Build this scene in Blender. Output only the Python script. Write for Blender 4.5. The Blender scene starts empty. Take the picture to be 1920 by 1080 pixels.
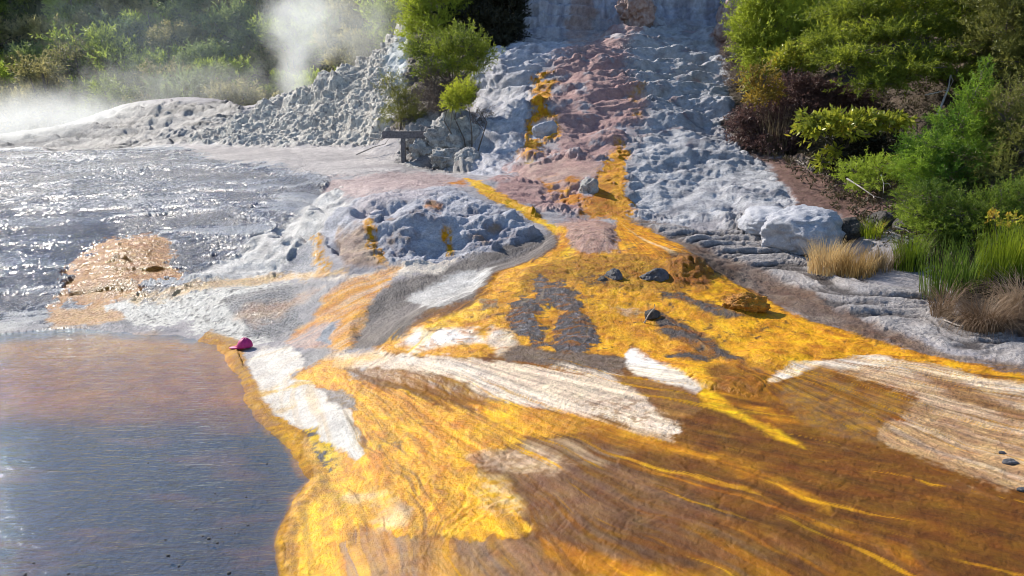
import bpy, math, random
import numpy as np
from math import radians as R, sin, cos, pi

RES = 1.0                       # mesh density of the terrain sheet
SC = bpy.context.scene
COL = SC.collection
rng = np.random.default_rng(7)
random.seed(7)

# ------------------------------------------------------------------ camera
F = 1493.0; PITCH = R(12.0); CAMZ = 2.9
cam = bpy.data.cameras.new('camera'); cam.lens = 28.0; cam.sensor_width = 36.0
cam.clip_start = 0.1; cam.clip_end = 3000
camo = bpy.data.objects.new('camera', cam); COL.objects.link(camo)
camo.location = (0, 0, CAMZ); camo.rotation_euler = (pi/2-PITCH, 0, 0)
SC.camera = camo

def ray(px, py):
    """bearing u = x/y and slope s = dz/y of the sight line through a photo pixel"""
    xc = (np.asarray(px, float)-960)/F; yc = (540-np.asarray(py, float))/F
    dy = cos(PITCH)+sin(PITCH)*yc
    return xc/dy, (-sin(PITCH)+cos(PITCH)*yc)/dy

def at(px, py, Y):
    u, s = ray(px, py)
    return (float(u*Y), float(Y), float(CAMZ+s*Y))

# ------------------------------------------------------------------ light
SUN_AZ, SUN_EL = R(-47.5), R(34)          # azimuth measured from +y towards +x
sdir = (sin(SUN_AZ)*cos(SUN_EL), cos(SUN_AZ)*cos(SUN_EL), sin(SUN_EL))
sun = bpy.data.lights.new('sun', 'SUN'); sun.energy = 5.0; sun.angle = R(0.5); sun.color = (1, .93, .82)
suno = bpy.data.objects.new('sun', sun); COL.objects.link(suno)
from mathutils import Vector
suno.rotation_euler = Vector(sdir).to_track_quat('Z', 'Y').to_euler()
W = bpy.data.worlds.new('World'); SC.world = W; W.use_nodes = True
nt = W.node_tree; nt.nodes.clear()
sky = nt.nodes.new('ShaderNodeTexSky'); sky.sky_type = 'NISHITA'; sky.sun_disc = False
sky.sun_elevation = SUN_EL; sky.sun_rotation = SUN_AZ; sky.altitude = 300; sky.air_density = 1.0; sky.dust_density = .05; sky.ozone_density = 2.5
bg = nt.nodes.new('ShaderNodeBackground'); bg.inputs[1].default_value = .115
wo = nt.nodes.new('ShaderNodeOutputWorld')
nt.links.new(sky.outputs[0], bg.inputs[0]); nt.links.new(bg.outputs[0], wo.inputs[0])
SC.view_settings.view_transform = 'Standard'; SC.view_settings.look = 'None'
SC.view_settings.exposure = 0.60; SC.view_settings.gamma = 1.0
SC.render.engine = 'CYCLES'
SC.cycles.use_denoising = True; SC.cycles.filter_width = 0.9
SC.cycles.max_bounces = 8; SC.cycles.diffuse_bounces = 3; SC.cycles.glossy_bounces = 3
SC.cycles.transparent_max_bounces = 24; SC.cycles.volume_bounces = 2
SC.cycles.sample_clamp_indirect = 4.0

# ------------------------------------------------------------------ noise
_pr = np.random.default_rng(11)
_perm = _pr.permutation(256).astype(np.int32); _perm = np.concatenate([_perm, _perm, _perm])
_g = _pr.normal(size=(256, 3)); _g = (_g/np.linalg.norm(_g, axis=1)[:, None]).astype(np.float32)*1.25

def pn(x, y, z):
    x, y, z = np.broadcast_arrays(np.asarray(x, np.float32), np.asarray(y, np.float32), np.asarray(z, np.float32))
    xi = np.floor(x).astype(np.int32); yi = np.floor(y).astype(np.int32); zi = np.floor(z).astype(np.int32)
    xf = x-xi; yf = y-yi; zf = z-zi
    xi &= 255; yi &= 255; zi &= 255
    fx = xf*xf*xf*(xf*(xf*6-15)+10); fy = yf*yf*yf*(yf*(yf*6-15)+10); fz = zf*zf*zf*(zf*(zf*6-15)+10)
    out = 0
    for dx in (0, 1):
        wx = fx if dx else 1-fx
        for dy in (0, 1):
            wy = fy if dy else 1-fy
            h2 = _perm[_perm[xi+dx]+yi+dy]
            for dz in (0, 1):
                g = _g[_perm[h2+zi+dz] & 255]
                out = out+wx*wy*(fz if dz else 1-fz)*(g[..., 0]*(xf-dx)+g[..., 1]*(yf-dy)+g[..., 2]*(zf-dz))
    return out

def fbm(x, y, z, o=4, rough=.5):
    a, t, f, s = 1.0, 0, 1.0, 0
    for i in range(o):
        t = t+a*pn(x*f+i*17.3, y*f+i*9.1, z*f+i*5.7); s += a; a *= rough; f *= 2.03
    return t/s

def ridged(x, y, z, o=4, rough=.5):
    a, t, f, s = 1.0, 0, 1.0, 0
    for i in range(o):
        t = t+a*(1-np.abs(pn(x*f+i*7.3, y*f+i*19.1, z*f+i*3.7))*2.2); s += a; a *= rough; f *= 2.1
    return t/s                       # about 0..1, peaks on thin ridges

def billow(x, y, z, o=3, rough=.5):
    a, t, f, s = 1.0, 0, 1.0, 0
    for i in range(o):
        t = t+a*np.abs(pn(x*f+i*13.3, y*f+i*3.1, z*f+i*8.7))*2.2; s += a; a *= rough; f *= 2.1
    return t/s                       # rounded lumps with sharp creases

def sst(x, a, b):
    t = np.clip((x-a)/(b-a), 0, 1); return t*t*(3-2*t)

def lin(c):
    c = np.asarray(c, float)
    return np.where(c <= .04045, c/12.92, ((c+.055)/1.055)**2.4)
# ------------------------------------------------------------------ terrain shape
# survey points: photo pixel + distance in metres along the view (the height follows)
CP = [
 # pool floor and its shores
 (-300,1080,4.45),(100,1080,4.5),(450,1080,4.5),(-200,900,5.9),(100,900,6.0),(450,900,6.0),(-200,760,7.7),(100,780,7.4),(450,780,7.35),
 (-250,690,9.0),(0,690,9.0),(300,690,8.95),(450,660,9.4),(-250,640,10.4),(0,632,10.5),(200,622,10.7),(350,622,10.6),
 # gold foreground tongue and the brown film
 (720,1080,4.35),(1000,1080,4.2),(1300,1080,4.15),(1600,1080,4.1),(1900,1080,4.05),(2300,1080,4.0),
 (740,900,5.75),(1000,900,5.5),(1300,900,5.4),(1600,900,5.3),(1900,900,5.2),(2300,900,5.1),
 (620,780,7.1),(800,780,6.9),(1000,780,6.75),(1300,800,6.4),(1600,780,6.6),(1900,780,6.5),(2300,780,6.3),
 (680,690,8.4),(850,690,8.0),(1050,690,7.9),(1250,690,7.9),(1500,690,7.9),(1750,690,7.8),(1920,710,7.4),(2300,720,7.1),
 (650,640,9.3),(800,630,9.0),(1000,650,8.6),(1150,640,8.9),(1350,640,8.8),(1600,650,8.6),
 (760,580,10.1),(900,570,9.9),(1050,590,9.6),(1200,580,9.9),(1400,590,9.7),
 (960,500,11.5),(1100,510,11.2),(1240,510,11.2),(1340,530,11.0),(1060,450,12.8),(1180,450,12.7),(1280,470,12.2),(1150,415,14.0),(1050,410,14.2),
 # grey channel and middle mound
 (700,560,10.7),(800,520,11.3),(900,480,12.1),(1000,450,13.0),(700,505,11.8),(850,490,12.0),(640,490,12.1),(960,440,13.2),
 (650,430,13.2),(720,430,12.9),(800,430,12.9),(900,420,13.2),(980,410,13.9),(700,370,14.7),(800,352,15.2),(900,370,14.8),
 (640,355,16.0),(800,335,17.0),(920,345,16.2),(1000,370,15.4),
 # flat shelf behind the mound
 (620,320,19.0),(750,315,18.8),(880,325,17.9),(600,285,23.0),(700,290,21.8),(780,300,20.4),
 # left wet apron
 (540,620,10.4),(480,560,11.5),(400,600,10.9),(250,590,11.3),(130,572,11.8),(60,590,11.5),(-250,590,11.7),
 (530,510,12.7),(420,520,12.6),(250,540,12.3),(230,470,13.6),(110,520,12.8),(-100,520,13.2),
 (560,430,14.0),(440,460,13.9),(300,440,14.7),(100,430,15.3),(-200,430,15.8),
 (500,370,16.6),(300,370,17.3),(100,360,18.0),(-200,360,18.6),(500,320,20.0),(300,315,21.2),(100,305,22.5),(-200,305,23.0),
 (350,280,25.5),(150,280,27.5),(-200,285,28.0),(480,290,23.5),
 # steaming flat behind it
 (250,268,32),(100,262,36),(-150,262,38),(250,198,41),(300,195,40.5),(380,193,39),(430,192,37),(150,225,40),(50,245,40),(-200,245,42),
 # left hill
 (400,262,28.5),(520,268,26.2),(640,268,24.5),(720,262,23.6),(420,232,31),(480,197,33.5),(600,165,32.0),(600,220,27.6),(700,180,27.0),(680,120,30.2),(730,80,30.5),(762,52,31),(770,140,26.5),(720,215,24.6),
 (540,182,32.8),(650,140,31.0),
 # rock outcrop and dark wooded gully
 (770,285,21.2),(850,315,19.6),(820,230,22.2),(870,215,22.2),(760,235,22.8),(900,190,24.0),(860,120,27),(930,90,29),(870,20,30),(800,60,30),(950,30,31),
 # left blue slope
 (890,322,18.2),(940,310,18.4),(940,250,20.3),(950,200,21.9),(930,130,24.3),(990,150,23.6),(950,85,26.6),(1050,78,27.4),
 # pink staircase
 (980,330,17.0),(1080,330,16.6),(1150,340,16.2),(1100,375,15.2),(1000,300,18.0),(1100,280,18.2),(1100,230,19.9),(1100,180,21.7),(1100,130,23.6),(1120,95,25.3),(1160,60,27.0),(1180,30,28.3),
 # blue white slope
 (1200,410,14.3),(1300,425,13.9),(1420,405,13.9),(1220,350,16.0),(1350,350,16.0),(1460,350,15.6),(1240,280,18.4),(1340,280,18.6),(1240,200,21.6),(1340,200,22.0),(1240,120,25.0),(1340,120,25.4),(1260,52,28.3),(1340,48,28.6),(1390,60,27.6),
 # cliff behind
 (1000,40,28.4),(1070,40,28.9),(1140,20,29.3),(1250,10,29.8),(1340,10,29.8),(1000,-60,29.0),(1150,-80,29.8),(1340,-80,30.2),
 # brown bank, strata and wooded bank on the right
 (1420,300,18.0),(1500,340,16.0),(1600,380,14.6),(1560,430,13.2),(1480,470,12.8),(1650,440,12.6),(1350,470,12.9),(1450,540,11.3),(1600,540,10.7),(1550,490,12.2),
 (1700,520,10.9),(1750,580,9.9),(1600,620,9.2),(1500,590,9.8),(1900,660,8.3),(1850,600,9.2),(1920,560,9.8),(2300,640,8.8),(2300,500,10.6),
 (1420,240,20.5),(1400,150,24.0),(1420,60,27.0),(1550,300,17.2),(1550,200,20.0),(1600,100,23.5),(1700,330,15.2),(1750,250,16.8),(1800,420,12.4),(1850,330,13.6),(1920,450,11.4),(1900,230,15.2),(1750,120,20.5),(1900,100,18.0),(2300,300,13.0),(2300,100,17.0),(1600,0,26.5),(1900,-20,22),(2300,-50,20),
]
HP = [ # hidden or out-of-frame ground: x/y bearing, distance, height
 (-.30,36,2.6),(-.22,36,3.2),(-.16,36,4.5),(-.13,34,6.0),(-.36,42.5,2.6),(-.20,42,3.0),
 (-1.0,46,2.0),(-.66,46,1.9),(-.5,46,1.9),(-.35,46,2.4),(-.2,46,4.0),(-.08,46,9.0),
 (-1.0,56,9),(-.66,56,9),(-.4,56,9),(-.2,56,9.5),(-1.0,66,18),(-.6,66,18),(-.3,66,18),(-1.0,78,29),(-.6,78,29),(-.3,78,28),(-1.0,95,33),(-.5,95,33),
 (-.02,33,11.5),(.1,33,12.5),(.25,33,12.5),(0,45,15),(.2,45,16),(.4,38,13),(.6,34,13),(.9,30,12),(0,95,32),(.3,95,30),(.7,80,26),(1.0,60,22),
 (-1.0,4,-.05),(-.6,3.2,-.05),(-.3,3.2,-.05),(0,3.0,.22),(.3,3.0,.24),(.7,3.0,.27),(1.1,3.0,.3),(1.1,6,.4),(1.1,10,.9),(1.1,16,4),(-1.1,8,-.05),(-1.1,14,.6),(-1.1,25,1.6),
]
_cp = np.array(CP, float); _u, _s = ray(_cp[:, 0], _cp[:, 1]); _Y = _cp[:, 2]
_Z = CAMZ+_s*_Y
_sh = np.array([(548,1150),(545,1080),(545,1020),(545,960),(600,895),(575,850),(525,792),(478,730),(466,690),(445,650),(640,1080),(640,980),(650,900),(610,830),(560,760),(530,700)], float)
_su, _ss = ray(_sh[:, 0], _sh[:, 1]); _sz = np.array([.025]*10+[.08,.08,.07,.07,.07,.07]); _sy = (_sz-CAMZ)/_ss
_u = np.concatenate([_u, _su]); _Y = np.concatenate([_Y, _sy]); _Z = np.concatenate([_Z, _sz])
_hp = np.array(HP, float)
cu = np.concatenate([_u, _hp[:, 0]]); cy = np.concatenate([_Y, _hp[:, 1]]); cz = np.concatenate([_Z, _hp[:, 2]])
def _dom(u, y): return np.stack([u*1.25, np.log(y)], -1)
_C = _dom(cu, cy)
def _k(r2): return r2*np.log(r2+1e-9)*.5
n = len(_C)
_A = np.zeros((n+3, n+3)); d2 = ((_C[:, None]-_C[None])**2).sum(-1)
_A[:n, :n] = _k(d2)+np.eye(n)*2e-4
_A[:n, n] = 1; _A[:n, n+1:] = _C; _A[n:, :n] = _A[:n, n:].T
_w = np.linalg.solve(_A, np.concatenate([cz, np.zeros(3)]))
def base_z(u, y):
    sh = np.shape(u); P = _dom(np.ravel(u), np.ravel(y)); out = np.empty(len(P))
    for i in range(0, len(P), 20000):
        q = P[i:i+20000]
        out[i:i+20000] = _k(((q[:, None]-_C[None])**2).sum(-1))@_w[:n]+_w[n]+q@_w[n+1:]
    return out.reshape(sh)

def _rows():
    y = 2.6; out = []
    while y < 100:
        out.append(y)
        st = .014 if y < 6 else .024 if y < 9.5 else .034 if y < 13 else .042 if y < 26 else .026 if y < 32 else .12 if y < 45 else .6
        if y < 3.9: st = .03
        y += st/RES
    return np.array(out)
YR = _rows()
UC = np.concatenate([np.linspace(-1.08, -.70, int(70*RES), endpoint=False), np.linspace(-.70, .70, int(1000*RES)), np.linspace(.70, 1.08, int(70*RES)+1)[1:]])
# thin plate on a coarse grid, then linear refinement
_yc = np.exp(np.linspace(math.log(2.55), math.log(101), 240)); _uc = np.linspace(-1.09, 1.09, 260)
ZC = base_z(*np.meshgrid(_uc, _yc))
def zb(u, y):
    fi = np.clip((np.log(y)-math.log(2.55))/(math.log(101)-math.log(2.55))*239, 0, 238.999)
    fj = np.clip((np.asarray(u)+1.09)/2.18*259, 0, 258.999)
    i = fi.astype(int); j = fj.astype(int); a = fi-i; b = fj-j
    return (ZC[i, j]*(1-a)*(1-b)+ZC[i+1, j]*a*(1-b)+ZC[i, j+1]*(1-a)*b+ZC[i+1, j+1]*a*b)

_ys = np.exp(np.linspace(math.log(2.7), math.log(90), 900))
def hit(px, py):
    """first ground point under photo pixels -> u, y"""
    u, s = ray(px, py); u = np.atleast_1d(u); s = np.atleast_1d(s)
    Z = zb(np.repeat(u[:, None], 900, 1), np.repeat(_ys[None], len(u), 0))
    below = CAMZ+s[:, None]*_ys[None] <= Z
    k = np.where(below.any(1), below.argmax(1), 899); k = np.clip(k, 1, 899)
    r = np.arange(len(u))
    g0 = CAMZ+s*_ys[k-1]-Z[r, k-1]; g1 = CAMZ+s*_ys[k]-Z[r, k]
    t = np.clip(g0/(g0-g1+1e-9), 0, 1)
    return u, _ys[k-1]+t*(_ys[k]-_ys[k-1])

U, Y = np.meshgrid(UC.astype(np.float32), YR.astype(np.float32))
X = U*Y
Z = zb(U, Y).astype(np.float32)
NR, NC = U.shape

# warp fields (metres) that make every outline ragged
wx = .28*fbm(X/1.4, Y/1.4, 3.1, 3)+.10*fbm(X/.3, Y/.3, 8.2, 3, .6)
wy = .28*fbm(X/1.4, Y/1.4, 13.1, 3)+.10*fbm(X/.3, Y/.3, 28.2, 3, .6)
CQ = .33
def poly_sd(pts, warp=1.0):
    """signed distance (negative inside) of all vertices to an outline given in photo pixels, measured on the ground plan"""
    P = []
    m = len(pts)
    for i in range(m):
        a = np.array(pts[i], float); b = np.array(pts[(i+1) % m], float)
        k = max(1, int(np.hypot(*(b-a))/30))
        for t in range(k): P.append(a+(b-a)*t/k)
    P = np.array(P)
    pu, py_ = hit(P[:, 0], P[:, 1])
    A = np.stack([pu, CQ*np.log(py_)], -1)
    yy = Y+wy*warp*np.minimum(1, Y/8); 
    qx = (X+wx*warp*np.minimum(1, Y/8))/yy; qy = CQ*np.log(np.maximum(yy, .5))
    lo = A.min(0)-.06; hi = A.max(0)+.06
    idx = np.nonzero((qx > lo[0]) & (qx < hi[0]) & (qy > lo[1]) & (qy < hi[1]))
    sd = np.full(U.shape, .06, np.float32)
    x = qx[idx]; y = qy[idx]
    best = np.full(len(x), 9., np.float32); ins = np.zeros(len(x), bool)
    for i in range(len(A)):
        ax, ay = A[i]; bx, by = A[(i+1) % len(A)]
        ex, ey = bx-ax, by-ay; L = ex*ex+ey*ey+1e-12
        t = np.clip(((x-ax)*ex+(y-ay)*ey)/L, 0, 1)
        best = np.minimum(best, (x-ax-t*ex)**2+(y-ay-t*ey)**2)
        c = (ay > y) != (by > y)
        if abs(ey) > 1e-12: ins ^= c & (x < ax+(y-ay)*ex/ey)
    sd[idx] = np.minimum(.06, np.sqrt(best))*np.where(ins, -1, 1)
    return sd

# shared patterns
def fan(px, py):
    """bearing and distance of every vertex from a spring point"""
    a = hit([px], [py]); ax, ay = float(a[0][0]*a[1][0]), float(a[1][0])
    return np.arctan2(X-ax, -(Y-ay)+.01), np.hypot(X-ax, Y-ay)
THa, RDa = fan(1150, 405); THb, RDb = fan(545, 622); THc, RDc = fan(1270, 612)
wN = sst(Y+.15*fbm(X/1.5, Y/1.5, 2.7, 3), 8.9, 7.7)*sst(X, -4.5, -2.5)      # the near apron drains from the tongue
wR = 1-sst(poly_sd([(1340,690),(1440,745),(1640,835),(1930,935),(2500,1010),(2500,690),(1700,655),(1440,655)]), -.02, .03)
wA, wB, wC = (1-wN)*(1-wR), wN*(1-wR), wR
q1 = fbm(X/1.8, Y/1.8, 1.3, 3); q2 = fbm(X/.9, Y/.9, 7.3, 2)
def runnel(k, w1, w2, rs, seed, o):
    out = 0
    for w, TH, RD, m in ((wA, THa, RDa, 1.), (wB, THb, RDb, 1.25), (wC, THc, RDc, 1.)):
        out = out+w*fbm(TH*k*m+w1*q1+w2*q2+seed*3, RD*rs, seed, o, .62)
    return out*1.08
streak = runnel(10, 1.6, .35, .22, 4.4, 5)
streak2 = runnel(34, 3.4, .9, .30, 9.4, 4)
blot = fbm(X/.55, Y/.55, Z/.4, 5, .62)
fine = fbm(X/.09, Y/.09, Z/.09, 3, .65)
cont = fbm(X*1.1, Y*1.1, Z*9, 4, .6)                                            # follows the contours
strata = fbm(X*.7+.2*blot, Y*.7, Z*26, 4, .62)
rip2 = billow(X*2.2+.8*blot, Y*2.2+.5*streak, Z*60+2.2*blot, 3, .6)-.4
apr = fbm(X*.33+.15*blot, Y*.40, (Z-.06*X)*9.5+.30*blot, 4, .58)
PAT = dict(apr=apr, flutes=fbm(X*2.6, Y*.5, Z*.22, 4, .6), strata=strata, rip2=rip2, streak=streak, streak2=streak2, blot=blot, fine=fine, cont=cont)

Cc = np.empty(U.shape+(3,), np.float32); Cc[:] = (.34, .32, .33)
AMP = np.full(U.shape, .035, np.float32)      # relief in metres
WET = np.full(U.shape, .15, np.float32)
FIN = np.full(U.shape, .5, np.float32)        # fine grain 0..1

def layer(pts, col, col2=None, pat='blot', mix=(-.35, .35), soft=.006, warp=1.0, amp=None, wet=None, fin=None, op=1.0, cov=None, edge=.008, covpat='blot', en=None):
    """stain or crust: outline, colour, second colour mottled in by a pattern; cov = pattern range over which it breaks up"""
    sd = poly_sd(pts, warp) if not isinstance(pts, np.ndarray) else pts
    eb = blot if en is None else PAT[en]
    soft = soft*.6
    m = 1-sst(sd+edge*eb*1.5+edge*.6*fine, -soft, soft)
    if cov is not None: m = m*sst(PAT[covpat], cov[0], cov[1])
    m = m*op
    idx = np.nonzero(m > .002); mm = m[idx][:, None]
    c = np.array(col, np.float32)
    if col2 is not None:
        t = sst(PAT[pat][idx], mix[0], mix[1])[:, None]
        c = c*(1-t)+np.array(col2, np.float32)*t
    Cc[idx] = Cc[idx]*(1-mm)+c*mm
    for arr, v in ((AMP, amp), (WET, wet), (FIN, fin)):
        if v is not None: arr[idx] = arr[idx]*(1-mm[:, 0])+v*mm[:, 0]
    return m

GOLD = (.72, .34, .006); GOLD2 = (.50, .17, .004); YEL = (.78, .48, .02); ORG = (.52, .19, .012)
WHITE = (.80, .76, .72); CREAM = (.74, .60, .46); TAN = (.50, .34, .21); BROWN = (.135, .058, .015); BROWN2 = (.30, .13, .03)
LILAC_SHEEN = (.21, .13, .09); GREY = (.27, .26, .27); DARK = (.055, .05, .055); PINK = (.46, .31, .29); PINK2 = (.33, .21, .195)
SINT = (.55, .54, .57); SINT2 = (.27, .27, .31)
# --- broad ground
far = np.where(Y > 44, 1., 0.)
# brown film over the whole foreground fan
film = [(560,1500),(540,1080),(540,940),(600,880),(640,800),(700,640),(900,500),(1060,430),(1200,420),(1340,500),(1500,590),(1700,660),(1930,705),(2500,760),(2500,1500)]
FLOW = layer(film, BROWN, LILAC_SHEEN, 'streak', (-.0, .5), amp=.006, wet=.30, fin=.12, soft=.012)  # lilac streaks: sky sheen of the wet film put into its colour
layer(film, (.42, .15, .006), None, op=.55, cov=(.14, .28), covpat='streak2', soft=.02)
layer(film, (.40, .16, .010), None, op=.5, cov=(.14, .3), covpat='streak', soft=.02)
# quiet film in the middle; its greyer tone is sky sheen put into the colour
layer([(890,880),(940,850),(1080,850),(1200,880),(1330,960),(1450,1060),(1500,1200),(1000,1200),(980,1060),(960,960)], (.17,.105,.07), (.15,.075,.03), 'streak2', (-.2,.3), soft=.03, op=.75, wet=.40, edge=.02, en='streak2')
layer([(640,990),(760,1000),(940,1002),(1080,1030),(1250,1090),(1250,1200),(640,1200)], (.19,.125,.09), (.34,.18,.06), 'streak2', soft=.012, wet=.4)
layer([(1020,1010),(1100,1030),(1200,1055),(1350,1080),(1500,1130),(1300,1120),(1130,1070),(1030,1040)], (.52,.24,.05), op=.7, soft=.012, wet=.6)
layer([(790,1010),(830,1005),(850,1060),(860,1150),(800,1150),(800,1060)], (.50,.27,.10), op=.8, soft=.01)
# left wet apron, its dark blues carrying painted sky reflection
apron = [(-600,270),(330,270),(560,275),(640,330),(640,360),(600,420),(560,460),(520,520),(400,560),(250,600),(180,610),(0,625),(-600,640)]
layer(apron, (.055,.07,.11), (.36,.36,.37), 'apr', (-.02,.2), amp=.07, wet=.9, fin=1, soft=.03, edge=.03)
layer(apron, (.50,.49,.47), (.30,.30,.32), 'fine', (-.1,.3), cov=(.08,.17), covpat='apr', wet=.5, amp=.06, op=.8, soft=.03)
layer([(0,290),(250,285),(440,300),(420,350),(250,390),(120,400),(0,380)], (.40,.39,.37), (.06,.07,.095), 'apr', (-.05,.3), op=.7, amp=.08, wet=.8, fin=1, soft=.05, edge=.03)
layer([(330,330),(560,320),(580,360),(470,440),(330,430),(300,380)], (.05,.065,.11), (.22,.23,.28), 'apr', op=.6, amp=.06, wet=.7, soft=.06, edge=.04)
layer([(540,300),(640,300),(720,335),(680,372),(610,400),(560,420),(520,380),(560,340)], (.40,.385,.385), (.24,.24,.26), 'fine', cov=(-.15,.15), covpat='apr', op=.9, soft=.03, edge=.04, wet=.4)
layer(apron, (.52,.515,.52), (.36,.36,.39), 'blot', cov=(-.02,.12), covpat='fine', op=.46, wet=.35, soft=.03)
PAT['aprn'] = -apr
layer(apron, (.045,.06,.10), (.14,.155,.20), 'fine', (.0,.3), cov=(-.02,.09), covpat='aprn', op=.92, wet=.65, soft=.03)
layer([(0,400),(200,400),(220,450),(120,520),(0,560)], (.05,.065,.115), (.22,.23,.27), 'apr', op=.7, amp=.07, wet=1, soft=.05)
# apron colour darkened and tinted blue: sky reflection put into the sinter
am0 = (1-sst(poly_sd(apron, 1.), -.04, .005))
Cc[:] = Cc*(1-am0[..., None]*np.array((.46, .38, .24), np.float32)); WET[:] = WET*(1+.22*am0)
# shelf behind mound and steaming flat
layer([(330,270),(640,270),(760,300),(880,325),(820,345),(620,330),(400,300)], (.34,.31,.31), (.50,.46,.45), 'apr', (-.2,.25), amp=.04, wet=.4, soft=.012, edge=.02, fin=.9)
layer([(620,335),(760,322),(900,335),(960,340),(860,352),(720,362),(620,375)], (.45,.35,.34), (.33,.25,.24), 'fine', (-.2,.3), edge=.02, amp=.04, wet=.4, soft=.008)
layer([(-600,250),(130,240),(250,194),(480,190),(430,235),(350,268),(200,282),(-600,286)], (.38,.36,.35), (.13,.125,.125), 'apr', (-.1,.3), amp=.10, wet=.3, fin=1, soft=.008)
# left hill
HILL = [(340,268),(430,225),(500,192),(600,160),(690,105),(745,55),(775,40),(790,140),(770,210),(740,240),(690,270),(520,275)]
layer(HILL, (.62,.59,.54), (.20,.185,.18), 'fine', (-.1,.45), amp=.18, wet=.25, fin=.8, soft=.006)
layer([(600,170),(660,150),(700,190),(680,240),(600,230)], (.40,.30,.20), op=.4, cov=(.1,.4), soft=.02)
layer([(725,110),(765,55),(770,130),(760,160),(730,150)], (.62,.64,.64), amp=.1, soft=.01)
# centre slopes
layer([(885,325),(880,250),(895,180),(870,130),(930,78),(1060,70),(1150,62),(1110,92),(1050,112),(1000,140),(985,200),(985,290),(940,328)], SINT, SINT2, 'blot', (-.1,.4), amp=.10, wet=.2, fin=.8)
layer([(1180,45),(1200,25),(1340,40),(1390,70),(1380,130),(1375,200),(1352,250),(1425,300),(1490,350),(1490,392),(1425,400),(1420,420),(1300,432),(1195,418),(1178,385),(1178,285),(1205,220),(1190,160),(1165,100)], (.50,.495,.51), (.21,.21,.235), 'blot', (-.1,.4), amp=.11, wet=.15, fin=.8, edge=.035, soft=.022)
layer([(960,70),(970,-250),(1400,-250),(1395,40),(1340,42),(1200,30),(1160,50),(1060,72)], (.46,.47,.53), (.25,.25,.30), 'flutes', (-.2,.3), amp=.12, soft=.006)
layer([(1060,70),(1070,-20),(1110,-40),(1120,40),(1100,75)], (.34,.25,.22), op=.7, soft=.006, warp=.4)
layer([(1060,78),(1150,58),(1190,-10),(1215,-20),(1220,30),(1180,80),(1100,92)], (.46,.34,.31), (.5,.45,.44), 'blot', amp=.12)
layer([(1340,75),(1360,20),(1385,0),(1400,40),(1385,90),(1350,110)], (.40,.22,.16), (.5,.42,.42), 'blot', amp=.15)
layer([(1180,35),(1168,70),(1172,110),(1182,160),(1195,170),(1203,220),(1178,262),(1172,290),(1130,300),(1160,340),(1170,400),(1080,400),(1000,385),(930,340),(960,312),(1010,290),(1030,270),(1035,200),(1020,150),(1045,112),(1100,90),(1150,60)], PINK, PINK2, 'blot', (-.05,.45), amp=.10, wet=.2, fin=.9, edge=.035, soft=.025)
PK = [(1180,35),(1168,110),(1195,170),(1203,220),(1172,290),(1160,340),(1080,345),(1000,345),(930,330),(960,312),(1030,270),(1035,200),(1020,150),(1045,112),(1150,60)]
layer(PK, (.50,.44,.44), (.40,.40,.44), 'fine', cov=(.08,.3), op=.8, edge=.02)
layer([(1150,40),(1330,45),(1350,140),(1300,200),(1290,280),(1190,300),(1190,160)], PINK, None, op=.55, cov=(.12,.35), covpat='blot', soft=.02)
layer([(1180,45),(1340,45),(1370,130),(1360,240),(1250,230),(1200,200)], (.20,.21,.19), None, op=.6, cov=(.05,.35), covpat='cont', soft=.03)
layer([(960,325),(1060,290),(1120,300),(1150,325),(1080,345),(1000,348)], (.52,.38,.33), (.46,.30,.27), 'blot', soft=.012, amp=.04)
layer([(1010,130),(1042,150),(1030,195),(1045,225),(1052,262),(1020,275),(1000,295),(978,290),(990,240),(1000,205),(992,160)], GOLD, ORG, 'fine', (-.3,.5), amp=.1, wet=.3, cov=(-.24,-.02), edge=.02)
layer([(1005,232),(1030,225),(1045,250),(1025,265),(1008,258)], (.6,.62,.7), amp=.05, soft=.004)
layer([(980,300),(1000,290),(1010,300),(990,318),(950,325)], YEL, op=.5, cov=(0,.3))
layer([(1158,275),(1178,280),(1182,340),(1180,405),(1165,420),(1130,400),(1125,350),(1135,310)], GOLD, GOLD2, 'fine', (-.3,.5), amp=.06, wet=.4, cov=(-.34,-.06), edge=.02)
layer([(1178,170),(1210,168),(1205,205),(1195,225),(1180,222)], GOLD, (.4,.3,.25), 'fine', cov=(-.2,.2), amp=.08)
layer([(1005,335),(1050,325),(1110,345),(1150,350),(1150,400),(1100,400),(1060,380),(1010,360)], GOLD, GOLD2, 'blot', cov=(-.12,.12), amp=.06, wet=.3)
layer([(1085,345),(1105,335),(1120,350),(1115,375),(1090,372)], (.33,.33,.38), amp=.05, soft=.005)
layer([(1110,365),(1165,375),(1165,412),(1090,402)], ORG, (.45,.25,.08), 'fine', amp=.06, wet=.3)
# middle mound
layer([(620,410),(660,375),(760,355),(850,350),(930,385),(985,420),(1010,440),(960,462),(850,492),(720,495),(640,490),(600,440)], (.46,.46,.50), (.20,.20,.25), 'blot', (-.1,.35), amp=.095, wet=.3, fin=.8)
layer([(930,340),(1000,345),(1010,380),(960,385),(925,365)], PINK, PINK2, 'blot', amp=.05)
layer([(660,385),(760,352),(830,360),(740,380),(670,420)], (.50,.43,.44), op=.6, soft=.012)
layer([(630,440),(690,430),(700,480),(720,500),(640,510)], (.46,.31,.18), (.34,.24,.2), 'blot', op=.8, soft=.008, amp=.06)
layer([(620,400),(760,380),(860,390),(980,420),(960,450),(840,480),(700,490),(630,470)], (.46,.30,.16), None, op=.6, cov=(.12,.34), covpat='blot', soft=.02)
layer([(690,420),(705,415),(712,460),(718,492),(700,495),(695,450)], (.55,.26,.03), op=.9, soft=.004, cov=(-.25,.0), covpat='fine', edge=.012)
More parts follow.
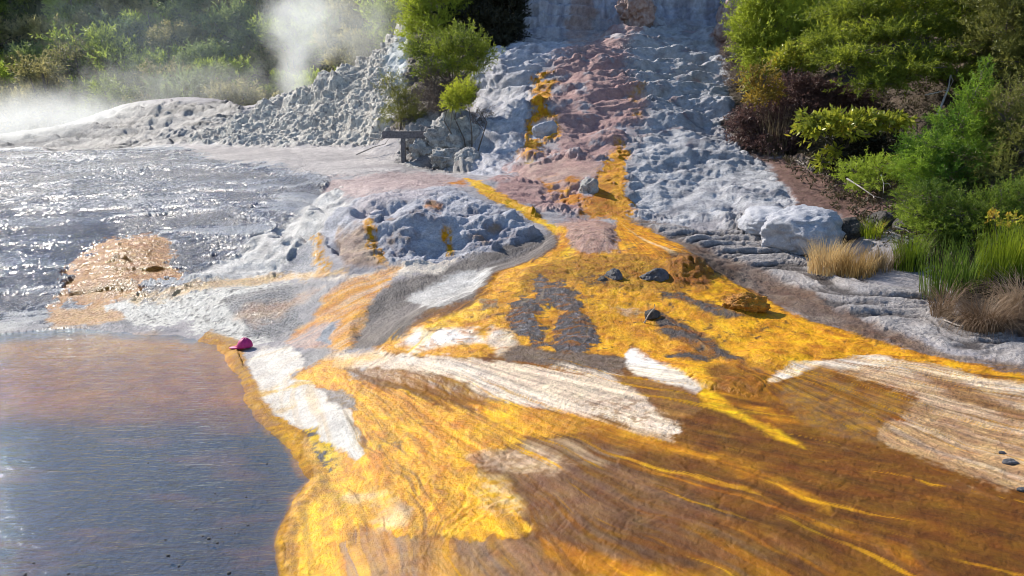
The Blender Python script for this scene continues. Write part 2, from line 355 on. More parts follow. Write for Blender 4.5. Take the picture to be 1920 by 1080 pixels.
layer([(838,430),(850,428),(852,460),(838,468)], GOLD, op=.9, soft=.004, cov=(-.25,.0), covpat='fine', edge=.012)
layer([(795,380),(825,378),(830,395),(800,392)], ORG, op=.7, soft=.005)
# white ridge, ochre mound and crust mound on the apron
layer([(345,528),(420,482),(520,425),(600,372),(650,352),(640,400),(590,440),(555,470),(545,510),(500,525),(430,525)], (.66,.64,.62), (.34,.33,.34), 'blot', (-.05,.4), amp=.085, wet=.4, fin=1)
layer([(505,525),(560,470),(590,450),(600,500),(580,525)], (.16,.17,.20), (.3,.3,.33), 'cont', amp=.02, wet=.9, op=.9)
layer([(582,440),(602,440),(618,480),(618,522),(592,520),(590,480)], (.58,.33,.06), (.42,.22,.06), 'fine', soft=.005, amp=.06, cov=(-.2,.1), covpat='fine', edge=.012)
layer([(102,572),(125,520),(150,482),(205,445),(290,447),(330,478),(342,528),(290,545),(220,566)], (.42,.16,.018), (.56,.36,.18), 'fine', (.08,.4), amp=.05, edge=.025, wet=.75, fin=1)
layer([(90,600),(110,572),(215,566),(240,590),(190,608),(120,612)], (.62,.38,.2), op=.9, wet=.8, amp=.02)
layer([(215,572),(260,552),(420,533),(540,528),(560,560),(560,610),(500,640),(450,648),(400,625),(330,612),(250,600)], (.70,.68,.64), (.07,.07,.075), 'fine', (.0,.32), amp=.06, wet=.6, fin=1, edge=.02)
layer([(420,560),(560,530),(640,520),(600,580),(560,620),(530,640),(470,630)], (.14,.14,.16), (.30,.28,.28), 'streak2', op=.8, amp=.03, wet=.85)
layer([(230,553),(400,527),(545,512),(660,505),(650,516),(540,524),(420,538),(260,566)], (.66,.46,.26), soft=.005, warp=.5, op=.9)
layer([(430,600),(560,555),(600,540),(540,590),(470,612)], (.60,.38,.24), op=.6, soft=.008)
# grey channel and peach flow
layer([(700,560),(760,512),(860,482),(950,456),(1040,436),(1056,455),(1000,485),(920,512),(890,560),(800,582),(700,652),(650,660),(660,600)], (.13,.11,.10), (.24,.21,.20), 'streak2', (-.2,.35), amp=.02, wet=.45, fin=.7)
layer([(765,545),(815,518),(880,500),(930,490),(905,520),(890,545),(850,566),(800,576),(790,560)], (.62,.60,.58), (.46,.44,.42), 'blot', amp=.02, wet=.3)
layer([(600,525),(660,512),(730,505),(790,495),(850,480),(852,490),(800,512),(740,520),(690,530)], (.68,.60,.52), soft=.005, warp=.6)
layer([(610,560),(650,522),(690,512),(745,506),(742,516),(712,545),(692,575),(692,600),(660,652),(640,660),(560,650),(530,640),(590,600)], (.66,.33,.10), (.70,.50,.36), 'streak2', (-.2,.4), fin=.9, amp=.02, wet=.5)
layer([(535,640),(600,610),(640,600),(625,650),(590,655),(545,655)], (.58,.42,.36), (.38,.34,.34), 'streak2', amp=.02, soft=.006)
layer([(600,640),(625,605),(635,610),(625,650)], (.3,.32,.36), amp=.03, soft=.004)
# gold fan
FAN = [(1060,452),(1090,472),(1140,470),(1150,430),(1160,405),(1200,420),(1270,455),(1330,500),(1400,548),(1480,588),(1560,618),(1650,643),(1750,664),(1930,702),(1930,716),(1800,692),(1700,678),(1600,668),(1500,684),(1440,705),(1425,745),(1360,732),(1316,722),(1280,702),(1180,650),(1172,668),(1060,665),(990,652),(950,662),(880,672),(760,662),(690,657),(720,640),(800,602),(880,574),(903,552),(925,520),(990,490),(1045,466)]
layer(FAN, GOLD, GOLD2, 'blot', (.0,.5), amp=.035, wet=.45, fin=.35, en='streak2', edge=.010)
layer(FAN, YEL, None, op=.8, cov=(.0,.35), covpat='streak')
layer([(960,560),(1000,500),(1080,475),(1200,480),(1320,505),(1330,535),(1260,545),(1150,540),(1050,520)], (.52,.27,.02), (.36,.15,.015), 'fine', (-.3,.4), amp=.07, fin=1, op=.9, wet=.3)
layer([(1040,418),(1120,412),(1150,425),(1160,470),(1090,478),(1050,450)], (.54,.38,.33), (.42,.27,.22), 'fine', amp=.04, fin=1)
layer([(870,332),(895,338),(945,368),(1000,395),(1060,432),(1062,446),(1040,440),(985,402),(930,376),(880,348)], GOLD, YEL, 'blot', soft=.005, warp=.6, wet=.4)
layer([(820,340),(870,334),(880,346),(830,350)], ORG, op=.8, cov=(-.1,.1))
layer([(1040,432),(1062,440),(1070,462),(1048,478),(1040,460),(1050,448)], GOLD, ORG, 'fine', soft=.005, warp=.6)
layer([(1150,405),(1175,410),(1240,442),(1300,472),(1335,515),(1300,512),(1230,478),(1165,452)], (.72,.33,.06), (.76,.56,.34), 'streak', (.05,.35), amp=.02, wet=.5)
layer([(735,640),(770,620),(850,612),(905,612),(900,640),(840,645),(780,658)], WHITE, YEL, 'streak', (.1,.4), soft=.014, amp=.01)
layer([(905,640),(935,610),(975,625),(985,655),(940,668)], CREAM, WHITE, 'streak', soft=.012, amp=.01)
layer([(1110,590),(1150,585),(1200,610),(1260,650),(1230,660),(1160,625)], (.76,.58,.36), op=.55, cov=(-.1,.25), covpat='streak', soft=.012)
layer([(1130,560),(1180,555),(1215,580),(1190,600),(1150,585)], (.58,.45,.36), (.2,.15,.1), 'fine', op=.8, cov=(-.2,.2), amp=.05)
# dark crusts on the fan
for q in ([(958,575),(975,556),(1005,562),(1018,600),(1038,640),(1012,645),(980,618)],
          [(1000,535),(1020,524),(1055,535),(1090,562),(1115,600),(1128,640),(1100,662),(1060,662),(1040,640),(1035,600),(1050,580),(1015,560)]):
    layer(q, (.075,.065,.07), (.25,.24,.26), 'fine', (.0,.4), amp=.05, wet=.5, fin=1, soft=.004, edge=.02)
for q in ([(1203,600),(1215,572),(1240,585),(1290,612),(1345,640),(1390,680),(1330,672),(1270,640),(1225,612)],
          [(1240,548),(1290,552),(1340,572),(1390,596),(1372,602),(1320,588),(1265,562)],
          [(1255,660),(1290,655),(1335,668),(1320,678),(1270,674)]):
    layer(q, (.075,.06,.055), (.15,.13,.13), 'fine', (.0,.5), amp=.06, wet=.5, fin=1, soft=.005)
layer([(1090,520),(1160,500),(1170,530),(1130,545),(1095,538)], (.09,.07,.05), op=.9, cov=(-.1,.15), covpat='fine', amp=.06, soft=.006)
layer([(898,560),(935,558),(930,575),(905,582)], (.28,.2,.12), soft=.004)
layer([(1330,600),(1420,605),(1440,640),(1380,655),(1330,640)], (.10,.06,.02), cov=(.12,.35), covpat='fine', op=.8, soft=.012)
layer([(945,665),(990,652),(1060,668),(1165,666),(1180,682),(1168,702),(1093,702),(1015,690),(955,682)], (.13,.085,.055), (.2,.15,.12), 'fine', amp=.03, wet=.45, fin=.9, soft=.005)
layer([(1310,688),(1350,680),(1400,712),(1380,738),(1330,728)], (.18,.09,.03), soft=.012, op=.9)
layer([(1380,680),(1440,700),(1440,760),(1500,800),(1440,800),(1330,745)], (.42,.17,.015), BROWN, 'streak2', soft=.015, wet=.6)
layer([(1250,490),(1300,480),(1340,515),(1330,540),(1270,535)], (.46,.19,.015), (.3,.11,.01), 'fine', amp=.08, fin=1)
layer([(1362,560),(1400,548),(1440,572),(1430,590),(1380,592)], (.46,.19,.015), (.3,.11,.01), 'fine', amp=.06, fin=1)
# foreground bands
layer([(596,672),(690,656),(760,662),(880,673),(969,684),(1058,698),(1138,707),(1187,724),(1213,747),(1249,778),(1280,806),(1271,820),(1227,818),(1200,809),(1147,789),(1080,778),(1013,771),(942,758),(905,735),(884,722),(853,705),(800,700),(689,692),(631,690),(620,720),(590,700)], CREAM, (.80,.70,.60), 'streak', (-.2,.3), amp=.008, wet=.35, soft=.007, fin=.4, en='streak2', edge=.012)
layer([(590,700),(600,672),(680,660),(720,668),(660,680),(640,700),(700,728),(640,712)], (.66,.40,.16), soft=.012, op=.8)
layer([(1060,740),(1200,745),(1290,800),(1290,830),(1180,810),(1080,782)], (.30,.2,.12), cov=(.0,.2), covpat='fine', soft=.02, op=.8)
layer([(631,689),(689,691),(800,702),(853,707),(884,724),(911,747),(950,762),(889,766),(862,767),(827,758),(773,740),(720,722),(667,709)], (.27,.13,.035), (.17,.10,.06), 'streak', amp=.008, wet=.6, soft=.004, warp=.5)
layer([(1173,684),(1178,652),(1200,655),(1225,668),(1280,705),(1312,730),(1305,738),(1236,718),(1187,704)], WHITE, (.76,.66,.52), 'streak', soft=.006, amp=.008)
layer([(1147,708),(1187,706),(1240,722),(1300,742),(1325,760),(1310,782),(1271,790),(1213,750)], (.20,.11,.05), (.3,.16,.06), 'streak', soft=.006, wet=.6)
layer([(1306,722),(1325,735),(1350,752),(1400,780),(1460,812),(1520,850),(1440,816),(1370,782),(1318,756)], (.62,.32,.02), YEL, 'fine', soft=.006, warp=.4)
YM = [(533,707),(578,686),(596,672),(649,707),(720,729),(791,747),(862,767),(960,766),(1020,772),(1090,792),(1140,812),(1040,818),(960,832),(935,850),(890,862),(880,890),(920,930),(965,965),(1010,985),(1000,1000),(930,1006),(850,1010),(760,1003),(700,992),(660,988),(640,1020),(650,1110),(660,1300),(545,1300),(545,1090),(530,1010),(545,960),(590,900),(600,885),(570,860),(550,810),(600,815),(650,850),(685,850),(662,800),(640,750),(596,729)]
layer(YM, (.70,.35,.008), GOLD2, 'streak', (.05,.5), amp=.016, wet=.5, soft=.006, fin=.3, en='streak2', edge=.012)
layer(YM, GOLD2, None, op=.7, cov=(-.1,.35), covpat='rip2')
layer(FAN, (.40,.14,.004), None, op=.6, cov=(.0,.4), covpat='rip2')
layer(YM, (.76,.50,.16), None, op=.7, cov=(.05,.4), covpat='blot')
layer([(600,900),(650,880),(660,960),(630,1020),(640,1120),(560,1120),(545,1060),(530,1010),(555,950)], (.70,.42,.01), (.6,.27,.01), 'fine', amp=.02, soft=.012)
layer([(960,766),(1060,775),(1180,806),(1300,840),(1420,880),(1560,960),(1380,880),(1240,845),(1100,822),(1000,800)], (.55,.24,.02), (.3,.14,.04), 'streak2', soft=.012, op=.85, wet=.5)
layer([(980,835),(1100,825),(1200,850),(1120,870),(1000,862)], (.5,.38,.26), BROWN, 'streak2', soft=.012, op=.7)
layer([(870,860),(920,845),(1010,850),(1080,870),(1040,885),(940,880)], (.56,.42,.30), (.3,.2,.12), 'fine', soft=.01, op=.85)
layer([(890,890),(940,900),(990,950),(960,980),(900,960),(880,920)], (.76,.56,.32), (.7,.42,.1), 'fine', soft=.015, op=.8)
layer([(650,930),(720,910),(770,950),(750,985),(670,985)], (.60,.50,.38), (.66,.38,.05), 'blot', soft=.014, op=.7)
layer([(700,830),(740,812),(765,835),(740,860),(715,850)], (.2,.13,.07), cov=(-.05,.15), covpat='fine', soft=.008)
layer([(720,880),(780,870),(790,890),(740,905)], (.36,.2,.07), op=.7, soft=.012)
TONGUE = [(462,684),(467,667),(493,651),(547,649),(564,667),(567,689),(533,707),(578,711),(596,729),(640,751),(658,773),(662,800),(676,831),(688,850),(671,864),(649,850),(622,842),(591,822),(578,804),(547,791),(524,778),(493,756),(476,720)]
layer(TONGUE, (.66,.62,.57), (.60,.50,.38), 'streak2', (-.1,.4), amp=.006, wet=.3, soft=.005, warp=.6, fin=.4)
layer([(470,735),(500,728),(560,712),(600,716),(560,722),(510,738),(480,748)], (.66,.42,.10), op=.7, soft=.004)
layer([(500,770),(540,752),(590,745),(560,757),(520,776)], (.62,.46,.24), op=.6, soft=.004)
layer([(455,690),(480,740),(520,790),(560,812),(600,830),(590,840),(540,810),(500,770),(470,725)], (.70,.45,.14), op=.6, soft=.005)
layer([(567,667),(613,653),(622,658),(590,680),(572,690)], (.28,.27,.27), soft=.005)
layer([(600,730),(640,735),(675,745),(668,768),(640,762)], (.30,.28,.28), (.2,.15,.1), 'fine', soft=.005)
layer([(528,800),(590,795),(600,830),(650,850),(640,880),(605,890),(570,880),(550,840)], (.62,.40,.03), DARK, 'fine', (-.1,.12), amp=.04, soft=.005)
# right bank
layer([(1160,405),(1200,415),(1300,428),(1480,490),(1620,600),(1750,655),(1930,690),(1930,704),(1750,664),(1640,640),(1540,610),(1400,545),(1330,500),(1260,450)], (.15,.095,.07), (.25,.2,.17), 'cont', amp=.05, fin=.9, wet=.2)
STRM = layer([(1200,420),(1300,432),(1420,428),(1500,475),(1620,530),(1760,565),(1860,615),(1930,655),(2500,680),(2500,720),(1930,690),(1770,650),(1640,620),(1540,565),(1440,510),(1330,470)], (.40,.375,.37), (.09,.08,.08), 'strata', (-.02,.22), amp=.035, fin=1, wet=.1)
layer([(1400,285),(1480,300),(1580,335),(1700,385),(1680,420),(1600,450),(1575,405),(1490,392),(1480,345),(1430,305)], (.25,.16,.14), (.17,.11,.09), 'fine', amp=.05, fin=1)
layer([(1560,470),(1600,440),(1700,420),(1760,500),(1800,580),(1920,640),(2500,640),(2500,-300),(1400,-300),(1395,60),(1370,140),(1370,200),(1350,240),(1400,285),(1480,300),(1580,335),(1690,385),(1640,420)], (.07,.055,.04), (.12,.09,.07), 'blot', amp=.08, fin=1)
layer([(1240,470),(1330,480),(1400,530),(1350,520)], (.05,.04,.035), op=.7, soft=.012)
# outcrop, then gully with shade put into its dark ground colour
layer([(740,305),(760,262),(800,225),(850,205),(890,210),(885,260),(880,322),(830,325),(790,318)], (.46,.44,.42), (.2,.18,.18), 'blot', amp=.16, fin=1)
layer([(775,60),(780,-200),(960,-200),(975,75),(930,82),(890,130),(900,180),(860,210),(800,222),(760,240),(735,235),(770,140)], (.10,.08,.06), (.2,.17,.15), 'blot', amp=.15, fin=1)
# foreground pale fan on the right
layer([(1636,815),(1655,782),(1715,752),(1650,722),(1590,700),(1560,690),(1620,670),(1760,690),(1930,720),(2500,760),(2500,960),(1930,912),(1890,905),(1800,882),(1720,852),(1660,838)], (.46,.30,.17), (.62,.48,.36), 'streak2', (-.2,.35), amp=.010, wet=.3, soft=.010, fin=.6, en='streak2', edge=.02)
layer([(1438,702),(1480,682),(1560,674),(1640,666),(1760,688),(1930,722),(1930,740),(1760,706),(1680,690),(1590,694),(1540,686),(1500,692),(1470,714),(1440,720)], (.76,.70,.62), (.72,.55,.36), 'streak', soft=.008, warp=.6)
layer([(1470,714),(1530,690),(1600,718),(1680,752),(1700,765),(1650,785),(1630,812),(1655,840),(1560,820),(1490,800),(1455,760)], (.19,.11,.055), (.28,.15,.05), 'fine', soft=.010, wet=.5)
layer([(1700,690),(1800,720),(1930,775),(2300,860),(2300,880),(1930,800),(1790,745)], (.24,.12,.05), op=.8, soft=.010, warp=.6)
layer([(1580,690),(1660,735),(1760,770),(1930,830),(1930,850),(1740,790),(1640,750)], (.30,.16,.06), op=.7, soft=.008, cov=(-.2,.2), covpat='streak2')
layer([(1680,800),(1760,790),(1790,810),(1720,830)], (.2,.11,.06), op=.6, cov=(-.1,.2), covpat='fine', soft=.012)
# forest floor far behind
fm = sst(Y+.15*X*0, 43.5, 45.5); fm = np.where(U > -.13, np.maximum(fm, sst(Y, 32.5, 33.5)), fm)[..., None]
Cc[:] = Cc*(1-fm)+np.array((.06, .08, .03), np.float32)*fm
AMP[:] = AMP*(1-fm[..., 0])+.3*fm[..., 0]; WET *= (1-fm[..., 0])

# shoreline crust
sdp0 = poly_sd([(-700,1500),(-700,640),(-300,634),(0,628),(100,616),(185,610),(330,614),(400,632),(440,648),(458,690),(474,735),(515,790),(545,815),(575,875),(600,893),(560,940),(532,1005),(543,1085),(550,1500)], .25)
layer(np.where((Y < 7.4) & (X > -2.9), np.abs(sdp0+.010)-.024, .06), (.60,.30,.012), (.30,.15,.02), 'fine', soft=.006, edge=.010)
layer(np.where((Y >= 7.2) & (X > -4.2), np.abs(sdp0+.006)-.014, .06), (.50,.28,.08), (.34,.2,.1), 'fine', soft=.006)
# thin threads and films running down the whole fan, over the patches
streak3 = runnel(50, 5.0, 1.3, .36, 14.4, 4)
crack = ridged(X/.5+.3*blot, Y/.5, Z/.5+2, 4, .6)
PAT['streak3'] = streak3; PAT['crack'] = crack
FANALL = [(540,1300),(532,1010),(600,890),(660,800),(600,700),(760,600),(920,520),(1060,450),(1160,405),(1330,500),(1560,618),(1930,702),(2400,740),(2400,1300)]
layer(FANALL, (.66,.33,.01), None, op=.5*(.25+.75*wN), cov=(.22,.31), covpat='streak3', soft=.02)
layer(FANALL, (.16,.07,.015), None, op=.7*(.3+.7*wN), cov=(.24,.34), covpat='streak2', soft=.02)
PAT['sx'] = -streak3-.3*sst(Y, 9.0, 7)
layer(FANALL, (.76,.58,.36), None, op=.65*(.25+.75*wN), cov=(.24,.33), covpat='sx', soft=.02)
layer(FANALL, (.07,.045,.025), None, op=.75*(1-.75*wN), cov=(.78,.90), covpat='crack', soft=.02, amp=.02, fin=.8)
# pool
POOL = [(-700,1500),(-700,640),(-300,634),(0,628),(100,616),(185,610),(330,614),(400,632),(440,648),(458,690),(474,735),(515,790),(545,815),(575,875),(600,893),(560,940),(532,1005),(543,1085),(550,1500)]
sdp = poly_sd(POOL, .25)
pm = 1-sst(sdp+.012*blot, -.018, -.006)
bed = np.array((.055, .048, .05), np.float32); bed2 = np.array((.50, .19, .014), np.float32)
t = sst(Y+.5*fbm(X/1.5, Y/.6, 2.2, 3), 7.0, 8.2)[..., None]
bedv = bed*(1+1.2*sst(fbm(X/.9,Y/.35,4.4,4),.0,.3)[..., None]*np.array((1.6,.8,.35),np.float32))  # brown bed patches painted in where the sky's reflection weakens
bc = bedv*(1-t)+bed2*t
t = sst(Y+.6*fbm(X/2, Y/.5, 6.2, 3), 9.0, 10.4)[..., None]
bc = bc*(1-t)+np.array((.78, .42, .11), np.float32)*t
Cc[:] = Cc*(1-pm[..., None])+bc*(.8+.5*blot[..., None])*pm[..., None]
AMP[:] = AMP*(1-pm)+.015*pm; WET[:] = WET*(1-pm)+.3*pm

Z0 = Z.copy()
apm = 1-sst(poly_sd(apron, 1.), -.05, .0)
Z = Z+apm*(.20*fbm(X/2.4, Y/3.4, 6.6, 3)+.05*fbm(X/.9, Y/1.3, 9.6, 2))
# domes and channels that carry the crusts
def dome(pts, h, s=.02):
    global Z
    sd = poly_sd(pts, .6); Z = Z+h*sst(-sd, -.002, s)*np.minimum(1, Y/9)
dome([(102,572),(125,520),(150,482),(205,445),(290,447),(330,478),(342,528),(290,545),(220,566)], .16, .06)
dome([(225,575),(260,552),(420,535),(540,530),(545,560),(520,620),(460,646),(400,622),(330,608),(250,596)], .15, .06)
dome([(345,528),(420,482),(520,425),(600,372),(650,352),(640,400),(590,440),(555,470),(545,510),(500,525),(430,525)], .14, .05)
dome([(958,575),(975,556),(1005,562),(1018,600),(1038,640),(1012,645),(980,618)], .02)
dome([(1000,535),(1020,524),(1055,535),(1090,562),(1115,600),(1128,640),(1100,662),(1060,662),(1040,640),(1035,600),(1050,580),(1015,560)], .03)
dome([(1203,600),(1215,572),(1240,585),(1290,612),(1345,640),(1390,680),(1330,672),(1270,640),(1225,612)], .05)
dome([(1240,548),(1290,552),(1340,572),(1390,596),(1372,602),(1320,588),(1265,562)], .04)
dome([(1240,490),(1300,478),(1345,515),(1330,542),(1270,540)], .07, .025)
dome([(1360,562),(1400,548),(1445,572),(1430,592),(1380,594)], .06)
dome([(700,560),(760,512),(860,482),(950,456),(1040,440),(1000,485),(920,512),(890,550),(800,575),(700,645),(660,650),(660,600)], -.10)
dome([(1040,418),(1120,412),(1150,425),(1160,470),(1090,478),(1050,450)], .10)
dome([(631,689),(800,702),(884,724),(950,762),(862,767),(720,722)], -.03, .012)
# relief
gx = np.gradient(Z, axis=1)/np.maximum(np.gradient(X, axis=1), 1e-4)
gyr = np.gradient(Z, axis=0)/np.gradient(Y, axis=0)
gy = gyr-gx*U                                            # along constant x
ln = np.sqrt(gx*gx+gy*gy+1); NX, NY, NZ = -gx/ln, -gy/ln, 1/ln
big = billow(X/.85, Y/.85, Z/.55, 3, .5)-.4
lump = billow(X/.24, Y/.24, Z/.17, 3, .55)-.4
rip = billow(X*1.3, Y*1.3, Z*15+.8*blot, 3, .55)-.4      # micro terraces along the contours
patch = sst(fbm(X/1.6, Y/1.6, Z/1.2, 3), -.25, .3)
g0x = np.gradient(Z0, axis=1)/np.maximum(np.gradient(X, axis=1), 1e-4); g0y = np.gradient(Z0, axis=0)/np.gradient(Y, axis=0)-g0x*U
slope = np.sqrt(g0x*g0x+g0y*g0y)
huge = billow(X/2.6+3, Y/2.6, Z/1.5, 2, .45)-.35
sharp = ridged(X/.42, Y/.42, Z/.22, 4, .6)-.5
rub = sst(AMP, .13, .18)
wv = .25*fbm(X/.9, Y/.9, Z/.9+4, 3)
ledge = billow(X/1.15+wv, Y/1.15, Z/.34+wv, 3, .5)-.4
ledge2 = billow(X/.40+wv, Y/.40, Z/.13, 2, .5)-.4
flute = billow(X*4.2, Y*.6, Z*.25, 2, .5)-.4
vert = sst(slope, .9, 2.0)
D = AMP*(rub*(.7*big+(.35+.6*patch)*lump+.6*sharp)+(1-rub)*((.35+1.5*sst(fbm(X/3.2,Y/3.2,Z/2+9,2),-.3,.3))*ledge+.35*ledge2+(.05+.25*patch)*lump)+.35*rip+(.15+.25*patch)*fine+1.6*vert*flute)
am2 = apm*(1-sst(AMP, .08, .1))
D = D*(1-.85*am2)+am2*(.045*sst(apr, -.12, .25)+.030*fine*(.3+patch)+.02*blot+.030*patch*lump)
D = D+.07*STRM*sst(strata, .25, -.2)
D = D+.013*rip2*(1-sst(slope, .12, .25))*sst(Y, 14, 9)*(1-sst(AMP, .05, .09))
D = D+2.6*AMP*huge*sst(slope, .1, .25)*sst(AMP, .05, .1)
# staircase treads on the steep coloured slopes
stp = sst(slope, .16, .3)*sst(AMP, .05, .09)*(1-fm[..., 0])
hs = (Z+.25*fbm(X/.8, Y/.8, 5.5, 3))/.42
D = D+stp*.24*(np.mod(hs, 1)**1.5-.4)*(1-sst(np.mod(hs, 1), .82, 1.))
Xd, Yd, Zd = X+NX*D, Y+NY*D, Z+NZ*D
sh = 1-sst(sdp, .0, .05)
Zd = np.where(sdp > 0, Zd*(1-.75*sh)+.02*sh, Zd)
Zd = np.where(sdp > .004, np.maximum(Zd, .012+.02*np.clip(sdp*20, 0, 1)), Zd)
wl = 1-sst(sdp, -.035, .004)
Zd = Zd*(1-wl)+(-.05+.02*blot+.012*lump)*wl
gk = (.25+.75*sst(FIN, .2, .7))[..., None]
CLR = np.clip(Cc*(1+gk*(.22*fine[..., None]+.16*fbm(X/.16,Y/.16,Z/.12,3)[..., None])), .006, .9)

def grid_mesh(name, P, nr, nc):
    me = bpy.data.meshes.new(name)
    me.vertices.add(nr*nc); me.vertices.foreach_set('co', np.ascontiguousarray(P, np.float32).ravel())
    i = np.arange((nr-1)*nc).reshape(nr-1, nc)[:, :-1].ravel()
    q = np.stack([i, i+1, i+nc+1, i+nc], 1).astype(np.int32)
    me.loops.add(q.size); me.loops.foreach_set('vertex_index', q.ravel())
    me.polygons.add(len(q)); me.polygons.foreach_set('loop_start', np.arange(0, q.size, 4, dtype=np.int32))
    me.polygons.foreach_set('loop_total', np.full(len(q), 4, np.int32))
    me.update(calc_edges=True)
    return me
me = grid_mesh('terrain', np.stack([Xd, Yd, Zd], -1), NR, NC)
ca = me.color_attributes.new('mineral', 'FLOAT_COLOR', 'POINT')
ca.data.foreach_set('color', np.concatenate([CLR, np.ones(U.shape+(1,), np.float32)], -1).astype(np.float32).ravel())
FLOW = FLOW*(1-sst(AMP, .02, .05))*sst(np.abs(wN-.5), .05, .4)*sst(np.abs(wR-.5), .05, .4)
fa = me.attributes.new('flow', 'FLOAT_VECTOR', 'POINT'); fa.data.foreach_set('vector', np.stack([np.where(wR > .5, THc, np.where(wN > .5, THb*1.2, THa))*8+.25*q1+.04*blot, np.where(wR > .5, RDc, np.where(wN > .5, RDb, RDa))*.14, 0*X], -1).astype(np.float32).ravel())
for nm, ar in (('wet', WET), ('grain', FIN), ('streaky', FLOW)):
    a = me.attributes.new(nm, 'FLOAT', 'POINT'); a.data.foreach_set('value', np.clip(ar, 0, 1).astype(np.float32).ravel())
me.polygons.foreach_set('use_smooth', np.ones(len(me.polygons), bool))
terrain = bpy.data.objects.new('terrain', me); COL.objects.link(terrain); terrain['kind'] = 'structure'

def gz(x, y):
    """height of the finished ground"""
    fu = np.interp(x/y, UC, np.arange(NC)); fr = np.interp(y, YR, np.arange(NR))
    return float(Zd[int(round(fr)), int(round(fu))])
def ground(px, py):
    u, y = hit([px], [py]); x = float(u[0]*y[0]); y = float(y[0])
    return x, y, gz(x, y)
# ------------------------------------------------------------------ materials
def newmat(name):
    m = bpy.data.materials.new(name); m.use_nodes = True
    t = m.node_tree; t.nodes.clear()
    return m, t, (lambda k: t.nodes.new('ShaderNode'+k)), t.links.new

def noise(N, L, vec, scale, detail=4, rough=.55, dist=0):
    n = N('TexNoise'); n.inputs['Scale'].default_value = scale; n.inputs['Detail'].default_value = detail
    n.inputs['Roughness'].default_value = rough; n.inputs['Distortion'].default_value = dist
    if vec is not None: L(vec, n.inputs['Vector'])
    return n.outputs[0]
def math_(N, L, op, a, b=None):
    n = N('Math'); n.operation = op
    for i, v in enumerate((a, b)):
        if v is None: continue
        if isinstance(v, (int, float)): n.inputs[i].default_value = v
        else: L(v, n.inputs[i])
    return n.outputs[0]
def maprange(N, L, v, a, b, c, d):
    n = N('MapRange'); L(v, n.inputs[0])
    for i, q in zip((1, 2, 3, 4), (a, b, c, d)): n.inputs[i].default_value = q
    return n.outputs[0]
def mulcol(N, L, col, fac):
    n = N('VectorMath'); n.operation = 'SCALE'; L(col, n.inputs[0]); L(fac, n.inputs['Scale']); return n.outputs[0]

def terrain_mat():
    m, t, N, L = newmat('mineral_ground')
    pos = N('NewGeometry').outputs['Position']
    col = N('Attribute'); col.attribute_name = 'mineral'
    wet = N('Attribute'); wet.attribute_name = 'wet'
    gr = N('Attribute'); gr.attribute_name = 'grain'
    n1 = noise(N, L, pos, 5, 6, .6); n2 = noise(N, L, pos, 28, 5, .65); n3 = noise(N, L, pos, 110, 3, .6)
    v = N('TexVoronoi'); v.inputs['Scale'].default_value = 17; v.inputs['Randomness'].default_value = 1; L(pos, v.inputs['Vector'])
    f1 = maprange(N, L, n1, .3, .7, .78, 1.2); f2 = math_(N, L, 'POWER', maprange(N, L, n2, .32, .68, .70, 1.25), maprange(N, L, gr.outputs['Fac'], 0, 1, .3, 1))
    g = math_(N, L, 'MULTIPLY', f1, f2)
    fl = N('Attribute'); fl.attribute_name = 'flow'; sk = N('Attribute'); sk.attribute_name = 'streaky'
    ns = noise(N, L, fl.outputs['Vector'], 5.5, 8, .66, 0)
    fs = maprange(N, L, ns, .34, .66, .55, 1.4)
    fs = math_(N, L, 'POWER', fs, sk.outputs['Fac'])
    g = math_(N, L, 'MULTIPLY', g, fs)
    sp = maprange(N, L, n3, .36, .46, .6, 1.0)
    sp = math_(N, L, 'POWER', sp, gr.outputs['Fac'])
    g = math_(N, L, 'MULTIPLY', g, sp)
    c = mulcol(N, L, col.outputs['Color'], g)
    hs = N('HueSaturation'); L(c, hs.inputs['Color']); L(maprange(N, L, n1, .3, .7, .485, .512), hs.inputs['Hue']); hs.inputs['Saturation'].default_value = 1.18
    p = N('BsdfPrincipled'); L(hs.outputs[0], p.inputs['Base Color'])
    ro = maprange(N, L, wet.outputs['Fac'], 0, 1, .85, .15)
    ro = math_(N, L, 'ADD', ro, maprange(N, L, n2, .3, .7, -.1, .1))
    L(ro, p.inputs['Roughness'])
    L(maprange(N, L, wet.outputs['Fac'], 0, 1, .2, .36), p.inputs['Specular IOR Level'])
    h = math_(N, L, 'ADD', math_(N, L, 'MULTIPLY', n2, .8), math_(N, L, 'MULTIPLY', n3, .25))
    h = math_(N, L, 'ADD', h, math_(N, L, 'MULTIPLY', v.outputs['Distance'], .22))
    b = N('Bump'); L(h, b.inputs['Height']); b.inputs['Strength'].default_value = .8
    L(maprange(N, L, gr.outputs['Fac'], 0, 1, .0012, .085), b.inputs['Distance'])
    L(b.outputs[0], p.inputs['Normal'])
    o = N('OutputMaterial'); L(p.outputs[0], o.inputs[0])
    return m
terrain.data.materials.append(terrain_mat())

